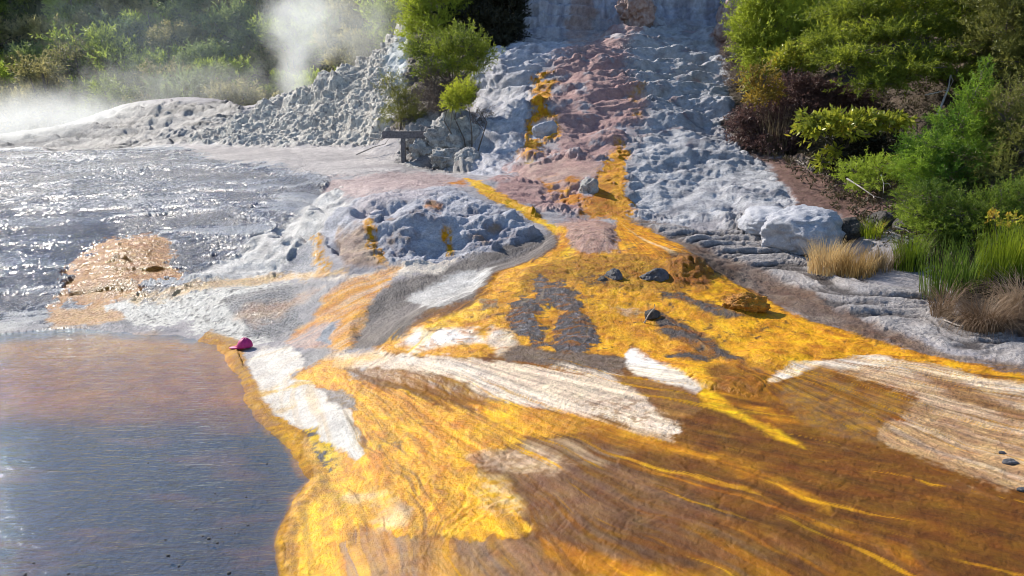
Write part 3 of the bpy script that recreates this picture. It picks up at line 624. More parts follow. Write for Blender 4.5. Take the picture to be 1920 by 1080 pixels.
def water_mat():
    m, t, N, L = newmat('thin_water')
    pos = N('NewGeometry').outputs['Position']
    mp = N('Mapping'); L(pos, mp.inputs[0]); mp.inputs['Rotation'].default_value = (0, 0, R(-14)); mp.inputs['Scale'].default_value = (1, 3.2, 1)
    a = noise(N, L, mp.outputs[0], 2.2, 3, .55, .4); b_ = noise(N, L, mp.outputs[0], 6.5, 4, .6, .3); c = noise(N, L, pos, 42, 2, .5)
    h = math_(N, L, 'ADD', math_(N, L, 'MULTIPLY', a, .8), math_(N, L, 'MULTIPLY', b_, .5))
    h = math_(N, L, 'ADD', h, math_(N, L, 'MULTIPLY', c, .012))
    bp = N('Bump'); L(h, bp.inputs['Height']); bp.inputs['Strength'].default_value = 1; bp.inputs['Distance'].default_value = .019
    lw_ = N('LayerWeight'); lw_.inputs[0].default_value = .5; L(bp.outputs[0], lw_.inputs['Normal'])
    fr = math_(N, L, 'ADD', math_(N, L, 'MULTIPLY', math_(N, L, 'POWER', lw_.outputs['Facing'], 2.5), .85), .03)
    tr = N('BsdfTransparent'); tr.inputs[0].default_value = (.92, .87, .80, 1)
    gl = N('BsdfGlossy'); gl.inputs['Roughness'].default_value = .035; gl.inputs[0].default_value = (.72, .88, 1, 1); L(bp.outputs[0], gl.inputs['Normal'])  # gloss tinted blue to deepen the sky colour in reflections
    mx = N('MixShader'); L(fr, mx.inputs[0]); L(tr.outputs[0], mx.inputs[1]); L(gl.outputs[0], mx.inputs[2])
    o = N('OutputMaterial'); L(mx.outputs[0], o.inputs[0])
    return m

# water sheet: a fine grid just over the pool floor, ending under the shore
_wy = np.linspace(2.0, 12.6, 60); _wx = np.linspace(-14, 0, 70)
GX, GY = np.meshgrid(_wx, _wy)
wu, wv = hit(np.array([p[0] for p in POOL], float), np.array([min(p[1], 1150) for p in POOL], float))
def inpool(x, y, grow=.0):
    """even-odd test against the pool outline on the ground plan"""
    ax = wu*wv; ay = wv; ins = np.zeros(np.shape(x), bool); mcount = len(ax)
    for i in range(mcount):
        j = (i+1) % mcount
        c = (ay[i] > y) != (ay[j] > y)
        with np.errstate(all='ignore'): ins ^= c & (x < ax[i]+(y-ay[i])*(ax[j]-ax[i])/(ay[j]-ay[i]))
    return ins
wm = grid_mesh('water', np.stack([GX, GY, np.zeros_like(GX)], -1), 60, 70)
water = bpy.data.objects.new('water', wm); COL.objects.link(water); water['kind'] = 'structure'
wm.materials.append(water_mat())
# keep only cells in or close to the pool
import bmesh
bmw = bmesh.new(); bmw.from_mesh(wm)
kill = []
for f in bmw.faces:
    cx, cy_ = f.calc_center_median()[:2]
    ok = False
    for dx in (-.35, 0, .35):
        for dy in (-.35, 0, .35):
            if cy_ < 4.2 and cx < -1.1: ok = True
            if bool(inpool(np.array(cx+dx), np.array(cy_+dy))): ok = True
    if not ok: kill.append(f)
bmesh.ops.delete(bmw, geom=kill, context='FACES'); bmw.to_mesh(wm); bmw.free()

# ground beyond the modelled terrace, out to the horizon
def plain_mat(name, col, col2, scale=3, rough=.9, bump=.02):
    m, t, N, L = newmat(name)
    pos = N('TexCoord').outputs['Object']
    n = noise(N, L, pos, scale, 6, .6)
    rp = N('ValToRGB'); L(n, rp.inputs[0])
    rp.color_ramp.elements[0].position = .35; rp.color_ramp.elements[0].color = (*col, 1)
    rp.color_ramp.elements[1].position = .65; rp.color_ramp.elements[1].color = (*col2, 1)
    p = N('BsdfPrincipled'); L(rp.outputs[0], p.inputs['Base Color']); p.inputs['Roughness'].default_value = rough
    b = N('Bump'); L(n, b.inputs['Height']); b.inputs['Distance'].default_value = bump; L(b.outputs[0], p.inputs['Normal'])
    o = N('OutputMaterial'); L(p.outputs[0], o.inputs[0])
    return m
gm = bpy.data.meshes.new('ground'); s_ = 900
gm.from_pydata([(-s_, -s_, -.5), (s_, -s_, -.5), (s_, s_, -.5), (-s_, s_, -.5)], [], [(0, 1, 2, 3)])
gm.materials.append(plain_mat('far_ground', (.06, .06, .035), (.12, .10, .07), .2))
go = bpy.data.objects.new('ground', gm); COL.objects.link(go); go['kind'] = 'structure'
# ------------------------------------------------------------------ plants: geometry helpers
class Geo:
    def __init__(s): s.V = []; s.Q = []; s.n = 0
    def add(s, V, Q):
        s.V.append(np.asarray(V, np.float32)); s.Q.append(np.asarray(Q, np.int32)+s.n); s.n += len(V)
    def tube(s, pts, rad, k=6):
        pts = np.asarray(pts, float); m = len(pts); rad = np.broadcast_to(rad, (m,))
        tan = np.gradient(pts, axis=0); tan /= np.linalg.norm(tan, axis=1)[:, None]+1e-9
        ref = np.array([0.31, .17, .93]) if abs(tan[:, 2]).mean() < .8 else np.array([1., .1, 0])
        a = np.cross(tan, ref); a /= np.linalg.norm(a, axis=1)[:, None]+1e-9; b = np.cross(tan, a)
        th = np.arange(k)*2*pi/k
        V = pts[:, None]+rad[:, None, None]*(np.cos(th)[None, :, None]*a[:, None]+np.sin(th)[None, :, None]*b[:, None])
        V = V.reshape(-1, 3); Q = []
        for i in range(m-1):
            for j in range(k):
                j2 = (j+1) % k; Q.append((i*k+j, i*k+j2, i*k+k+j2, i*k+k+j))
        V = np.concatenate([V, [pts[-1]+tan[-1]*rad[-1]]]); e = len(V)-1
        for j in range(0, k, 2): Q.append(((m-1)*k+j, (m-1)*k+(j+1) % k, (m-1)*k+(j+2) % k, e))
        s.add(V, Q)
    def quads(s, A, B, C_, D_):
        m = len(A); V = np.stack([A, B, C_, D_], 1).reshape(-1, 3); s.add(V, np.arange(4*m).reshape(m, 4))
    def mesh(s, name, mat, smooth=False):
        V = np.concatenate(s.V); Q = np.concatenate(s.Q); me = bpy.data.meshes.new(name)
        me.vertices.add(len(V)); me.vertices.foreach_set('co', V.ravel())
        me.loops.add(Q.size); me.loops.foreach_set('vertex_index', Q.ravel())
        me.polygons.add(len(Q)); me.polygons.foreach_set('loop_start', np.arange(0, Q.size, 4, dtype=np.int32))
        me.polygons.foreach_set('loop_total', np.full(len(Q), 4, np.int32))
        if smooth: me.polygons.foreach_set('use_smooth', np.ones(len(Q), bool))
        me.update(calc_edges=True); me.materials.append(mat)
        return me

def unit(v): return v/(np.linalg.norm(v, axis=-1, keepdims=True)+1e-9)

def sprays(g, P, D, L, nl, ll, lw, rg, droop=.0, lean=.9, rnd=.8):
    """twigs at P along D, each with nl narrow leaves"""
    T = len(P); t = (np.arange(nl)+.5)/nl
    t = np.clip(t[None]+rg.normal(0, .06, (T, nl)), .02, 1)
    pos = P[:, None]+D[:, None]*(L[:, None]*t)[..., None]
    pos[..., 2] -= droop*(L[:, None]*t**2)
    ld = unit(D[:, None]*lean+rg.normal(0, rnd, (T, nl, 3))+np.array([0, 0, .15-droop]))
    sd = unit(np.cross(ld, rg.normal(0, 1, (T, nl, 3))))
    sc = rg.uniform(.6, 1.3, (T, nl, 1))
    a = pos; c = pos+ld*ll*sc; mid = pos+ld*ll*sc*.5
    g.quads(a.reshape(-1, 3), (mid+sd*lw*.5*sc).reshape(-1, 3), c.reshape(-1, 3), (mid-sd*lw*.5*sc).reshape(-1, 3))

def shell(rg, n, lo=.55):
    d = unit(rg.normal(0, 1, (n, 3))); r = rg.uniform(lo**2, 1, (n, 1))**.5
    return d, d*r

def leaf_mat(name, ca, cb, trans=.45, dead=None, rough=.55):
    m, t, N, L = newmat(name)
    pos = N('NewGeometry').outputs['Position']
    oi = N('ObjectInfo')
    n = noise(N, L, pos, 1.3, 2, .5); n2 = noise(N, L, pos, 14, 2, .5)
    f = math_(N, L, 'ADD', math_(N, L, 'MULTIPLY', n, .6), math_(N, L, 'MULTIPLY', n2, .4))
    f = math_(N, L, 'ADD', f, maprange(N, L, oi.outputs['Random'], 0, 1, -.12, .12))
    rp = N('ValToRGB'); L(f, rp.inputs[0]); e = rp.color_ramp.elements
    e[0].position = .36; e[0].color = (*ca, 1); e[1].position = .62; e[1].color = (*cb, 1)
    if dead is not None:
        x = e.new(.70); x.color = (*dead, 1)
    d = N('BsdfPrincipled'); L(rp.outputs[0], d.inputs['Base Color']); d.inputs['Roughness'].default_value = rough; d.inputs['Specular IOR Level'].default_value = .3
    tr = N('BsdfTranslucent'); L(rp.outputs[0], tr.inputs[0])
    mx = N('MixShader'); mx.inputs[0].default_value = trans; L(d.outputs[0], mx.inputs[1]); L(tr.outputs[0], mx.inputs[2])
    o = N('OutputMaterial'); L(mx.outputs[0], o.inputs[0]); return m

M = {}
M['bark'] = plain_mat('bark', (.07, .055, .045), (.16, .13, .11), 14, .9, .01)
M['pale_bark'] = plain_mat('pale_bark', (.30, .26, .22), (.5, .45, .40), 12, .85, .01)
M['kanuka'] = leaf_mat('kanuka_leaf', (0.108, 0.150, 0.024), (0.420, 0.480, 0.054), .5)
M['kanuka_bright'] = leaf_mat('bright_kanuka_leaf', (0.156, 0.198, 0.024), (0.564, 0.600, 0.054), .55)
M['olive'] = leaf_mat('olive_leaf', (0.090, 0.102, 0.024), (0.264, 0.264, 0.060), .45)
M['needle'] = leaf_mat('needle_leaf', (0.072, 0.156, 0.017), (0.360, 0.504, 0.048), .5)
M['needle_mid'] = leaf_mat('needle_leaf_mid', (0.078, 0.132, 0.017), (0.360, 0.456, 0.048), .45)
M['broad'] = leaf_mat('broad_leaf', (0.084, 0.120, 0.022), (0.432, 0.444, 0.042), .4, dead=(0.540, 0.360, 0.048), rough=.35)
M['bracken'] = leaf_mat('dead_bracken', (.09, .05, .045), (.25, .15, .13), .3, dead=(.3, .12, .04))
M['autumn'] = leaf_mat('autumn_leaf', (0.240, 0.180, 0.036), (0.504, 0.312, 0.036), .4, dead=(0.504, 0.120, 0.036))
M['twiggy'] = leaf_mat('twiggy_leaf', (.11, .085, .07), (.26, .20, .17), .25)
M['shaded_leaf'] = leaf_mat('shaded_leaf', (.016, .018, .012), (.05, .048, .025), .25)  # shade put into the leaf colour of the gully tree and lower shrub
M['straw'] = leaf_mat('straw', (.42, .27, .10), (.68, .50, .25), .4)
M['grey_straw'] = leaf_mat('grey_straw', (.20, .15, .09), (.42, .33, .2), .35)
M['rush'] = leaf_mat('rush_green', (0.096, 0.156, 0.012), (0.336, 0.396, 0.024), .45, dead=(0.480, 0.360, 0.060))
M['grass'] = leaf_mat('grass_green', (0.072, 0.132, 0.018), (0.240, 0.324, 0.036), .45)
M['sedge'] = leaf_mat('sedge_brown', (.16, .10, .06), (.40, .29, .19), .3)
M['scrub_a'] = leaf_mat('scrub_green', (0.108, 0.156, 0.036), (0.456, 0.540, 0.084), .5)
M['scrub_b'] = leaf_mat('scrub_olive', (0.156, 0.156, 0.066), (0.528, 0.456, 0.180), .5)
M['scrub_c'] = leaf_mat('scrub_dark', (0.072, 0.120, 0.054), (0.300, 0.360, 0.108), .45)
M['scrub_bright'] = leaf_mat('scrub_bright', (0.216, 0.288, 0.036), (0.600, 0.620, 0.084), .5)

def empty(name, loc, label, cat, group=None):
    o = bpy.data.objects.new(name, None); COL.objects.link(o); o.location = loc; o.empty_display_size = .2
    o['label'] = label; o['category'] = cat
    if group: o['group'] = group
    return o
def part(name, me, parent, off=(0, 0, 0)):
    o = bpy.data.objects.new(name, me); COL.objects.link(o); o.parent = parent; o.location = off
    return o
def single(name, me, loc, label, cat, group=None):
    o = bpy.data.objects.new(name, me); COL.objects.link(o); o.location = loc; o['label'] = label; o['category'] = cat
    if group: o['group'] = group
    return o

def plant(name, label, cat, base, lobes, mat, dens=90, ll=.07, lw=.016, twig=.30, nl=26, droop=.05, trunk=.05, bark='bark', seed=1, lo=.5, up=.35, lean=.9, rnd=.8, group=None, stems=1, leafname='crown'):
    """base = ground point; lobes = (pixel x, pixel y, distance, half width px, half height px[, depth ratio]); everything else in metres"""
    rg = np.random.default_rng(seed); b = np.array(base, float)
    root = empty(name, base, label, cat, group)
    g = Geo(); gt = Geo(); cs = []
    for lb in lobes:
        px, py, yy, rx, ry = lb[:5]; dr = lb[5] if len(lb) > 5 else .8
        k = yy/F; c = np.array(at(px, py, yy))-b; r = np.array([rx*k, rx*k*dr, ry*k]); cs.append((c, r))
    mid = np.mean([c for c, r in cs], 0)
    for c, r in cs:
        n = max(8, int(dens*(r[0]*r[1]*r[2])**(2/3)*10))
        d, q = shell(rg, n, lo)
        P = c+q*r*(1+.15*rg.normal(0, 1, (n, 1)))
        D = unit(d*np.array([1, 1, .7])+unit(c-mid+1e-3)*.35+np.array([0, 0, up])+rg.normal(0, .35, (n, 3)))
        L = twig*rg.uniform(.5, 1.3, n)
        sprays(g, P-D*L[:, None]*.5, D, L, nl, ll, lw, rg, droop, lean, rnd)
    part(leafname, g.mesh(leafname, M[mat]), root)
    # trunk(s) and limbs into every lobe
    for sidx in range(stems):
        off = np.array([rg.normal(0, .12), rg.normal(0, .12), 0])*(stems > 1)
        top = mid*np.array([.9, .9, .8])+off*3
        pts = [off+np.array([0, 0, -.15]), off+top*.35+rg.normal(0, .05, 3)*np.linalg.norm(top), top*.7+off*2+rg.normal(0, .04, 3)*np.linalg.norm(top), top]
        gt.tube(pts, np.array([1.15, .9, .7, .35])*trunk, 7)
        for i, (c, r) in enumerate(cs):
            if i % stems != sidx: continue
            a = np.array(pts[1])*.5+np.array(pts[2])*.5; m1 = a*.5+c*.5+np.array([0, 0, -.12*r[2]])+rg.normal(0, .08, 3)*r[0]
            gt.tube([a, m1, c], np.array([.5, .35, .18])*trunk, 5)
            for _ in range(6):
                d, q = shell(rg, 1, .6); e = c+q[0]*r
                gt.tube([m1*.3+c*.7, c*.5+e*.5+rg.normal(0, .05, 3)*r, e], np.array([.2, .13, .06])*trunk+.002, 4)
    part('trunk', gt.mesh('trunk', M[bark], True), root)
    return root

def blades(g, rg, base, n, spread, h, w, bend, outward=True, seg=5):
    """curved grass blades from around base (numpy xyz)"""
    th = rg.uniform(0, 2*pi, n); rr = spread*rg.uniform(0, 1, n)**.7
    o = np.stack([np.cos(th), np.sin(th), np.zeros(n)], 1)
    p0 = base+o*rr[:, None]
    ph = th+rg.normal(0, .6, n); dr = np.stack([np.cos(ph), np.sin(ph), np.zeros(n)], 1)
    H = h*rg.uniform(.55, 1.15, n); B = bend*rg.uniform(.4, 1.4, n)
    side = np.stack([-np.sin(ph+rg.normal(0, .8, n)), np.cos(ph), np.zeros(n)], 1)
    prev = None
    for i in range(seg+1):
        t = i/seg; a = B*t
        c = p0+dr*(H*np.where(B > .02, (1-np.cos(a))/np.maximum(B, .02), 0))[:, None]+np.array([0, 0, 1])*(H*np.where(B > .02, np.sin(a)/np.maximum(B, .02), t))[:, None]
        ww = w*(1-t*.85)*.5
        l, r_ = c-side*ww, c+side*ww
        if prev is not None: g.quads(prev[0], prev[1], r_, l)
        prev = (l, r_)
# ------------------------------------------------------------------ wooded bank
def gp(px, Y_):
    """ground point under a photo column at a given distance"""
    u = float(ray(px, 300)[0]); x = u*Y_; return (x, Y_, gz(x, Y_)-.03)

plant('kanuka_tree', 'upright yellow green kanuka tree beside the grey cliff top', 'tree', gp(1465, 23.5),
      [(1430,95,23,48,40),(1410,50,23.3,40,45),(1470,50,23,55,45),(1500,105,22.5,50,38),(1440,140,22.6,40,32),(1530,60,23,45,40),(1450,-10,23.5,70,45),(1530,5,23.6,60,40)],
      'kanuka', dens=75, ll=.10, lw=.022, twig=.42, nl=26, trunk=.09, seed=3, up=.6)
plant('kanuka_tree', 'broad layered kanuka tree with lime green sprays above the dark hollow', 'tree', gp(1775, 18.6),
      [(1600,105,18,75,17),(1560,75,18.6,50,22),(1690,130,17.6,80,16),(1650,62,18.6,75,20),(1750,100,18,75,18),(1720,45,19,80,20),(1600,20,19.5,80,22),(1810,60,18.6,70,20),(1640,155,17.4,60,12),(1700,0,19.6,110,26),(1790,140,17.6,40,14),(1830,15,19,70,24)],
      'kanuka_bright', dens=85, ll=.085, lw=.018, twig=.46, nl=28, trunk=.10, seed=5, up=.15, lo=.3)
plant('kanuka_tree', 'dark olive kanuka tree rising behind the green needle bush', 'tree', gp(1900, 17.5),
      [(1880,60,17.5,70,50),(1930,110,17,70,60),(1860,130,17.8,45,40),(1960,30,17.5,80,70),(1900,-10,18,90,40),(1990,130,17,80,80),(1905,165,16.8,60,40)],
      'olive', dens=80, ll=.08, lw=.018, twig=.36, nl=24, trunk=.10, seed=6)
plant('needle_bush', 'tall bright green needle bush with a pointed top', 'bush', gp(1775, 14.6),
      [(1845,135,14.6,14,28),(1825,180,14.4,35,35),(1800,235,14.2,55,35),(1745,275,13.9,60,32),(1810,295,13.8,65,40),(1720,310,13.7,45,22),(1850,240,14.3,38,40),(1770,330,13.6,70,28)],
      'needle', dens=130, ll=.06, lw=.011, twig=.26, nl=30, trunk=.05, seed=8, up=.5)
plant('needle_bush', 'needle bush behind the rushes with shade in its dull olive leaf colour', 'bush', gp(1920, 13.6),
      [(1880,215,14,45,55),(1920,280,13.5,60,60),(1870,330,13.2,50,45),(1960,200,14,60,70),(1930,370,13,70,50),(2000,320,13.5,70,80)],
      'olive', dens=100, ll=.06, lw=.012, twig=.26, nl=26, trunk=.05, seed=9)  # olive leaf colour carries this bush's shade
plant('needle_bush', 'low spreading green needle bush above the tall grass', 'bush', gp(1810, 12.2),
      [(1740,370,12.3,60,32),(1800,400,12,65,42),(1870,390,11.9,60,45),(1750,430,11.8,55,30),(1830,445,11.6,60,32),(1900,440,11.5,55,30),(1920,380,12,50,50),(1720,400,12,40,24)],
      'needle_mid', dens=150, ll=.05, lw=.009, twig=.22, nl=30, trunk=.04, seed=10, up=.45)
plant('leafy_shrub', 'small lime green leafed shrub among the dark needle foliage', 'shrub', gp(1880, 11.3),
      [(1895,415,11.2,26,14),(1865,405,11.3,16,9)], 'broad', dens=120, ll=.05, lw=.03, twig=.14, nl=10, trunk=.015, seed=12)
plant('broadleaf_shrub', 'broad leaved shrub with glossy lime green leaves over a dark hollow', 'shrub', gp(1590, 16.6),
      [(1520,225,16.4,28,16),(1570,220,16.4,40,14),(1620,222,16.3,42,13),(1670,225,16.3,40,13),(1530,245,16.2,28,12),(1600,240,16.2,40,12),(1560,280,16.1,20,9),(1540,305,16,14,9)],
      'broad', dens=70, ll=.15, lw=.05, twig=.26, nl=8, trunk=.03, seed=13, droop=.35, lean=.7, rnd=.6)
plant('broadleaf_shrub', 'broad leaved shrub with shade in its leaf colour hanging under the lime green canopy', 'shrub', gp(1620, 16.8),
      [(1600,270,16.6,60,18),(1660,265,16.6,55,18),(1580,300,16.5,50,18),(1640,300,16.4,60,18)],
      'shaded_leaf', dens=80, ll=.14, lw=.045, twig=.26, nl=8, trunk=.03, seed=14, droop=.4, lean=.7, rnd=.6)
plant('dead_bracken', 'reddish brown dead bracken thicket beside the pale slope', 'bracken', gp(1450, 19.4),
      [(1480,165,19.5,60,28),(1540,170,19.2,60,25),(1430,215,19,55,30),(1490,210,18.9,60,35),(1400,240,18.8,38,28),(1460,260,18.4,60,24),(1545,200,19,50,26),(1600,185,19,50,18)],
      'bracken', dens=85, ll=.10, lw=.022, twig=.32, nl=18, trunk=.02, seed=15, droop=.35, up=.3)
plant('autumn_shrub', 'yellow and orange leafed shrub on top of the dead bracken', 'shrub', gp(1425, 18.9),
      [(1405,145,18.9,20,24),(1435,150,18.7,22,28),(1450,170,18.6,20,16),(1420,180,18.5,28,14)],
      'autumn', dens=75, ll=.11, lw=.035, twig=.22, nl=8, trunk=.02, seed=16, droop=.3)
plant('leafy_shrub', 'light green leafed shrub between kanuka and bracken', 'shrub', gp(1485, 20.6),
      [(1480,98,20.2,32,13),(1460,115,20,24,12),(1505,110,20,20,12)], 'broad', dens=75, ll=.12, lw=.04, twig=.22, nl=8, trunk=.02, seed=17)
plant('dry_shrub', 'grey brown dry shrub at the edge of the cliff', 'shrub', gp(1385, 24),
      [(1375,110,24,22,26),(1380,80,24.3,18,20),(1385,150,23.5,28,20)], 'twiggy', dens=85, ll=.08, lw=.014, twig=.3, nl=22, trunk=.03, seed=18, up=.7)
plant('needle_bush', 'low grey green needle bush under the broad leaved shrub', 'bush', gp(1640, 15.0),
      [(1600,320,14.9,36,18),(1650,312,14.9,50,22),(1700,325,14.6,40,22),(1620,345,14.5,40,12)], 'needle_mid', dens=110, ll=.055, lw=.01, twig=.22, nl=26, trunk=.03, seed=19)
for i, (px, Y_, h, n, sp, mt, bd, w, lab) in enumerate([
    (1455, 18.4, 1.0, 260, .40, 'grey_straw', .5, .018, 'tall standing dead grass at the foot of the bracken'),
    (1570, 11.6, .50, 620, .30, 'straw', .7, .010, 'golden straw coloured grass tuft below the pale boulder'),
    (1625, 11.3, .42, 560, .28, 'straw', .8, .010, 'second golden straw grass tuft on the grey strata edge'),
    (1675, 11.4, .38, 420, .28, 'grey_straw', 1.0, .009, 'greyish dry grass tuft beside the golden straw'),
    (1725, 11.2, .50, 420, .20, 'rush', .6, .011, 'yellow green grass tuft next to the greyish dry grass'),
    (1790, 10.2, .80, 170, .24, 'grass', .4, .011, 'tall thin green grass below the low needle bush'),
    (1840, 10.2, .66, 150, .22, 'grass', .55, .011, 'shorter green grass clump next to the rushes'),
    (1900, 10.2, .78, 420, .24, 'rush', .35, .012, 'dense upright yellow green rush clump'),
    (1938, 10.3, .78, 400, .26, 'rush', .4, .012, 'rush clump cut by the picture edge'),
    (1800, 9.5, .62, 220, .13, 'sedge', 1.9, .010, 'small sedge tussock with pale arching blades'),
    (1885, 8.9, .60, 900, .20, 'sedge', 2.3, .009, 'large brown sedge tussock with drooping blades'),
    (1960, 9.2, .66, 600, .25, 'sedge', 2.1, .009, 'brown sedge tussock behind the large drooping one'),
    (1415, 13.6, .22, 120, .12, 'grey_straw', .6, .008, 'little olive grass tuft at the foot of the pale slope'),
    (1650, 12.6, .34, 200, .18, 'rush', .8, .010, 'yellowish weed tuft in front of the dark rocks')]):
    rg = np.random.default_rng(40+i); g = Geo(); blades(g, rg, np.zeros(3), n, sp, h, w, bd)
    single('grass_tuft', g.mesh('grass_tuft', M[mt]), gp(px, Y_), lab, 'grass tuft')

# centre gully
plant('kanuka_tree', 'olive kanuka tree standing on the grey rock outcrop', 'tree', gp(852, 22.6),
      [(790,90,22.8,32,32),(830,85,22.4,40,24),(875,88,22.4,40,26),(905,100,22.6,26,24),(850,118,22.2,40,22),(800,130,22.4,30,20),(870,65,23,28,16),(890,125,22.4,25,18)],
      'kanuka', dens=42, ll=.10, lw=.018, twig=.48, nl=24, trunk=.05, seed=21, up=.7, lo=.2)
plant('kanuka_tree', 'tall dull green kanuka tree at the crest of the lumpy hill', 'tree', gp(805, 28.5),
      [(785,20,28,36,36),(820,45,27.6,40,26),(800,-30,28.5,60,36),(850,20,28,40,34),(765,55,28,18,24)],
      'kanuka', dens=38, ll=.13, lw=.024, twig=.6, nl=24, trunk=.09, seed=22, lo=.2, up=.6)
plant('shaded_tree', 'tree in the shady gully beside the blue cliff with shade in its leaf colour', 'tree', gp(915, 27.5),
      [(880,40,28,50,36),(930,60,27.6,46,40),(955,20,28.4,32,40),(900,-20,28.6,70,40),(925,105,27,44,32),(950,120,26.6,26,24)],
      'shaded_leaf', dens=75, ll=.13, lw=.04, twig=.4, nl=18, trunk=.09, seed=23)
plant('small_bush', 'small bright yellow green bush on bare stems', 'bush', gp(880, 20.2),
      [(862,180,20.4,30,26),(872,168,20.4,22,18),(850,192,20.3,24,16)], 'kanuka_bright', dens=120, ll=.06, lw=.012, twig=.24, nl=26, trunk=.018, seed=24, up=.6, stems=4)
plant('twiggy_shrub', 'pinkish brown twiggy shrub under the olive kanuka', 'shrub', gp(820, 22.4),
      [(815,150,22.3,32,28),(800,185,22.2,26,24),(840,165,22.2,22,24),(830,195,21.9,28,20)], 'twiggy', dens=70, ll=.09, lw=.011, twig=.4, nl=20, trunk=.025, seed=25, up=.5)
plant('twiggy_shrub', 'dull olive twiggy shrub above the wooden crossbar', 'shrub', gp(750, 22.8),
      [(735,160,23,26,22),(760,190,22.8,34,24),(740,215,22.6,30,18),(785,215,22.4,24,20)], 'olive', dens=75, ll=.08, lw=.011, twig=.36, nl=22, trunk=.025, seed=26, up=.3)
plant('twiggy_shrub', 'drooping grey twig clump by the blue slope', 'shrub', gp(905, 21.2),
      [(905,210,21.2,20,16),(895,228,21,18,10)], 'twiggy', dens=70, ll=.08, lw=.012, twig=.3, nl=16, trunk=.015, seed=27, droop=.6)

# ------------------------------------------------------------------ scrub forest on the far hillside
def scrub_proto(mat, seed, w=2.2, h=2.6, dens=1.0):
    rg = np.random.default_rng(seed); g = Geo(); gt = Geo()
    gt.tube([(0, 0, -.6), (.1, .05, h*.4), (.05, -.05, h*.9)], [.14, .10, .04], 6)
    for i in range(9):
        a = rg.uniform(0, 2*pi); rr = w*.5*rg.uniform(.1, 1)**.6; c = np.array([cos(a)*rr, sin(a)*rr, h*rg.uniform(.35, 1.05)-.3*rr])
        r = np.array([.75, .75, .5])*rg.uniform(.7, 1.25)*w/2.2
        n = int(46*dens); d, q = shell(rg, n, .4)
        D = unit(d+np.array([0, 0, .5])+rg.normal(0, .3, (n, 3)))
        L = .55*rg.uniform(.5, 1.3, n)
        sprays(g, c+q*r-D*L[:, None]*.4, D, L, 14, .20, .055, rg, .05, .9, .7)
        gt.tube([(0.05, 0, h*.35), c*.6+np.array([0, 0, .1]), c], [.06, .04, .02], 4)
    return g.mesh('crown', M[mat]), gt.mesh('trunk', M['bark'], True)
PROT = [scrub_proto('scrub_a', 61), scrub_proto('scrub_b', 62, 2.4, 2.2), scrub_proto('scrub_c', 63, 2.6, 3.0), scrub_proto('scrub_a', 64, 2.8, 2.4), scrub_proto('scrub_b', 65, 2.0, 3.0), scrub_proto('scrub_c', 66, 2.2, 2.2)]
BR = scrub_proto('scrub_bright', 67, 3.0, 2.2)
rg = np.random.default_rng(77)
KIND = ['green scrub tree on the far hillside', 'brownish olive scrub tree on the far hillside', 'dark scrub tree on the far hillside']
def scrub(pr, x, y, s, label, group=None, z=None):
    e = empty('scrub_tree', (x, y, gz(x, y)-.1 if z is None else z), label, 'tree', group)
    e.rotation_euler = (0, 0, rg.uniform(0, 6.28)); e.scale = (s, s, s*rg.uniform(.85, 1.15))
    part('crown', pr[0], e); part('trunk', pr[1], e)
row = 0
for y in np.arange(45.6, 66, 2.0):
    row += 1
    for x in np.arange(-.68*y, -.10*y, 2.0):
        xx = x+rg.uniform(-.9, .9)+(row % 2)*1.1; yy = y+rg.uniform(-.7, .7)
        # ground not in sight of the picture or behind the near hill is skipped
        if (gz(xx, yy)+2.6-CAMZ)/yy < -.01: continue
        if (gz(xx, yy)-CAMZ)/yy > .165: continue
        k = int(rg.integers(0, 6)); 
        scrub(PROT[k], xx, yy, rg.uniform(.75, 1.35), KIND[k % 3], 'scrub trees on the far hillside')
for (px, py, s, lab) in [(155, 130, 1.25, 'bright green spreading bush on the hillside above the steam'), (245, 70, .8, 'olive yellow bush high on the steamy hillside'), (18, 105, .8, 'small bright green bush at the dark edge of the hillside'), (420, 70, .8, 'light green bush near the rising steam column')]:
    u_, y_ = hit([px], [py]); x_ = float(u_[0]*y_[0]); y_ = float(y_[0]); y_ -= 1.5; x_ = float(u_[0])*y_
    scrub(BR, x_, y_, s, lab, z=at(px, py+25, y_)[2]-.6)

# undergrowth covering the shaded soil of the bank
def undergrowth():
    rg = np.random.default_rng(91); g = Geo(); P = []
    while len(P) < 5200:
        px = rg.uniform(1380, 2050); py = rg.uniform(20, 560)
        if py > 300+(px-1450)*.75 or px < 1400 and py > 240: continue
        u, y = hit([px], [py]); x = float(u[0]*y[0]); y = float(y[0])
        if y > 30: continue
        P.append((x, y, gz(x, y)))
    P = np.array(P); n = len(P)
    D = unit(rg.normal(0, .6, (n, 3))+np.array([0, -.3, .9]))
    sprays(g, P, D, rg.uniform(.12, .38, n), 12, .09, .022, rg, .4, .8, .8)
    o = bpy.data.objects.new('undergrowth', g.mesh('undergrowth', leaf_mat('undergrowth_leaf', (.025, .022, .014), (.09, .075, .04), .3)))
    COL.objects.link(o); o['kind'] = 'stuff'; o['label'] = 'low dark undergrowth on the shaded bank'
undergrowth()
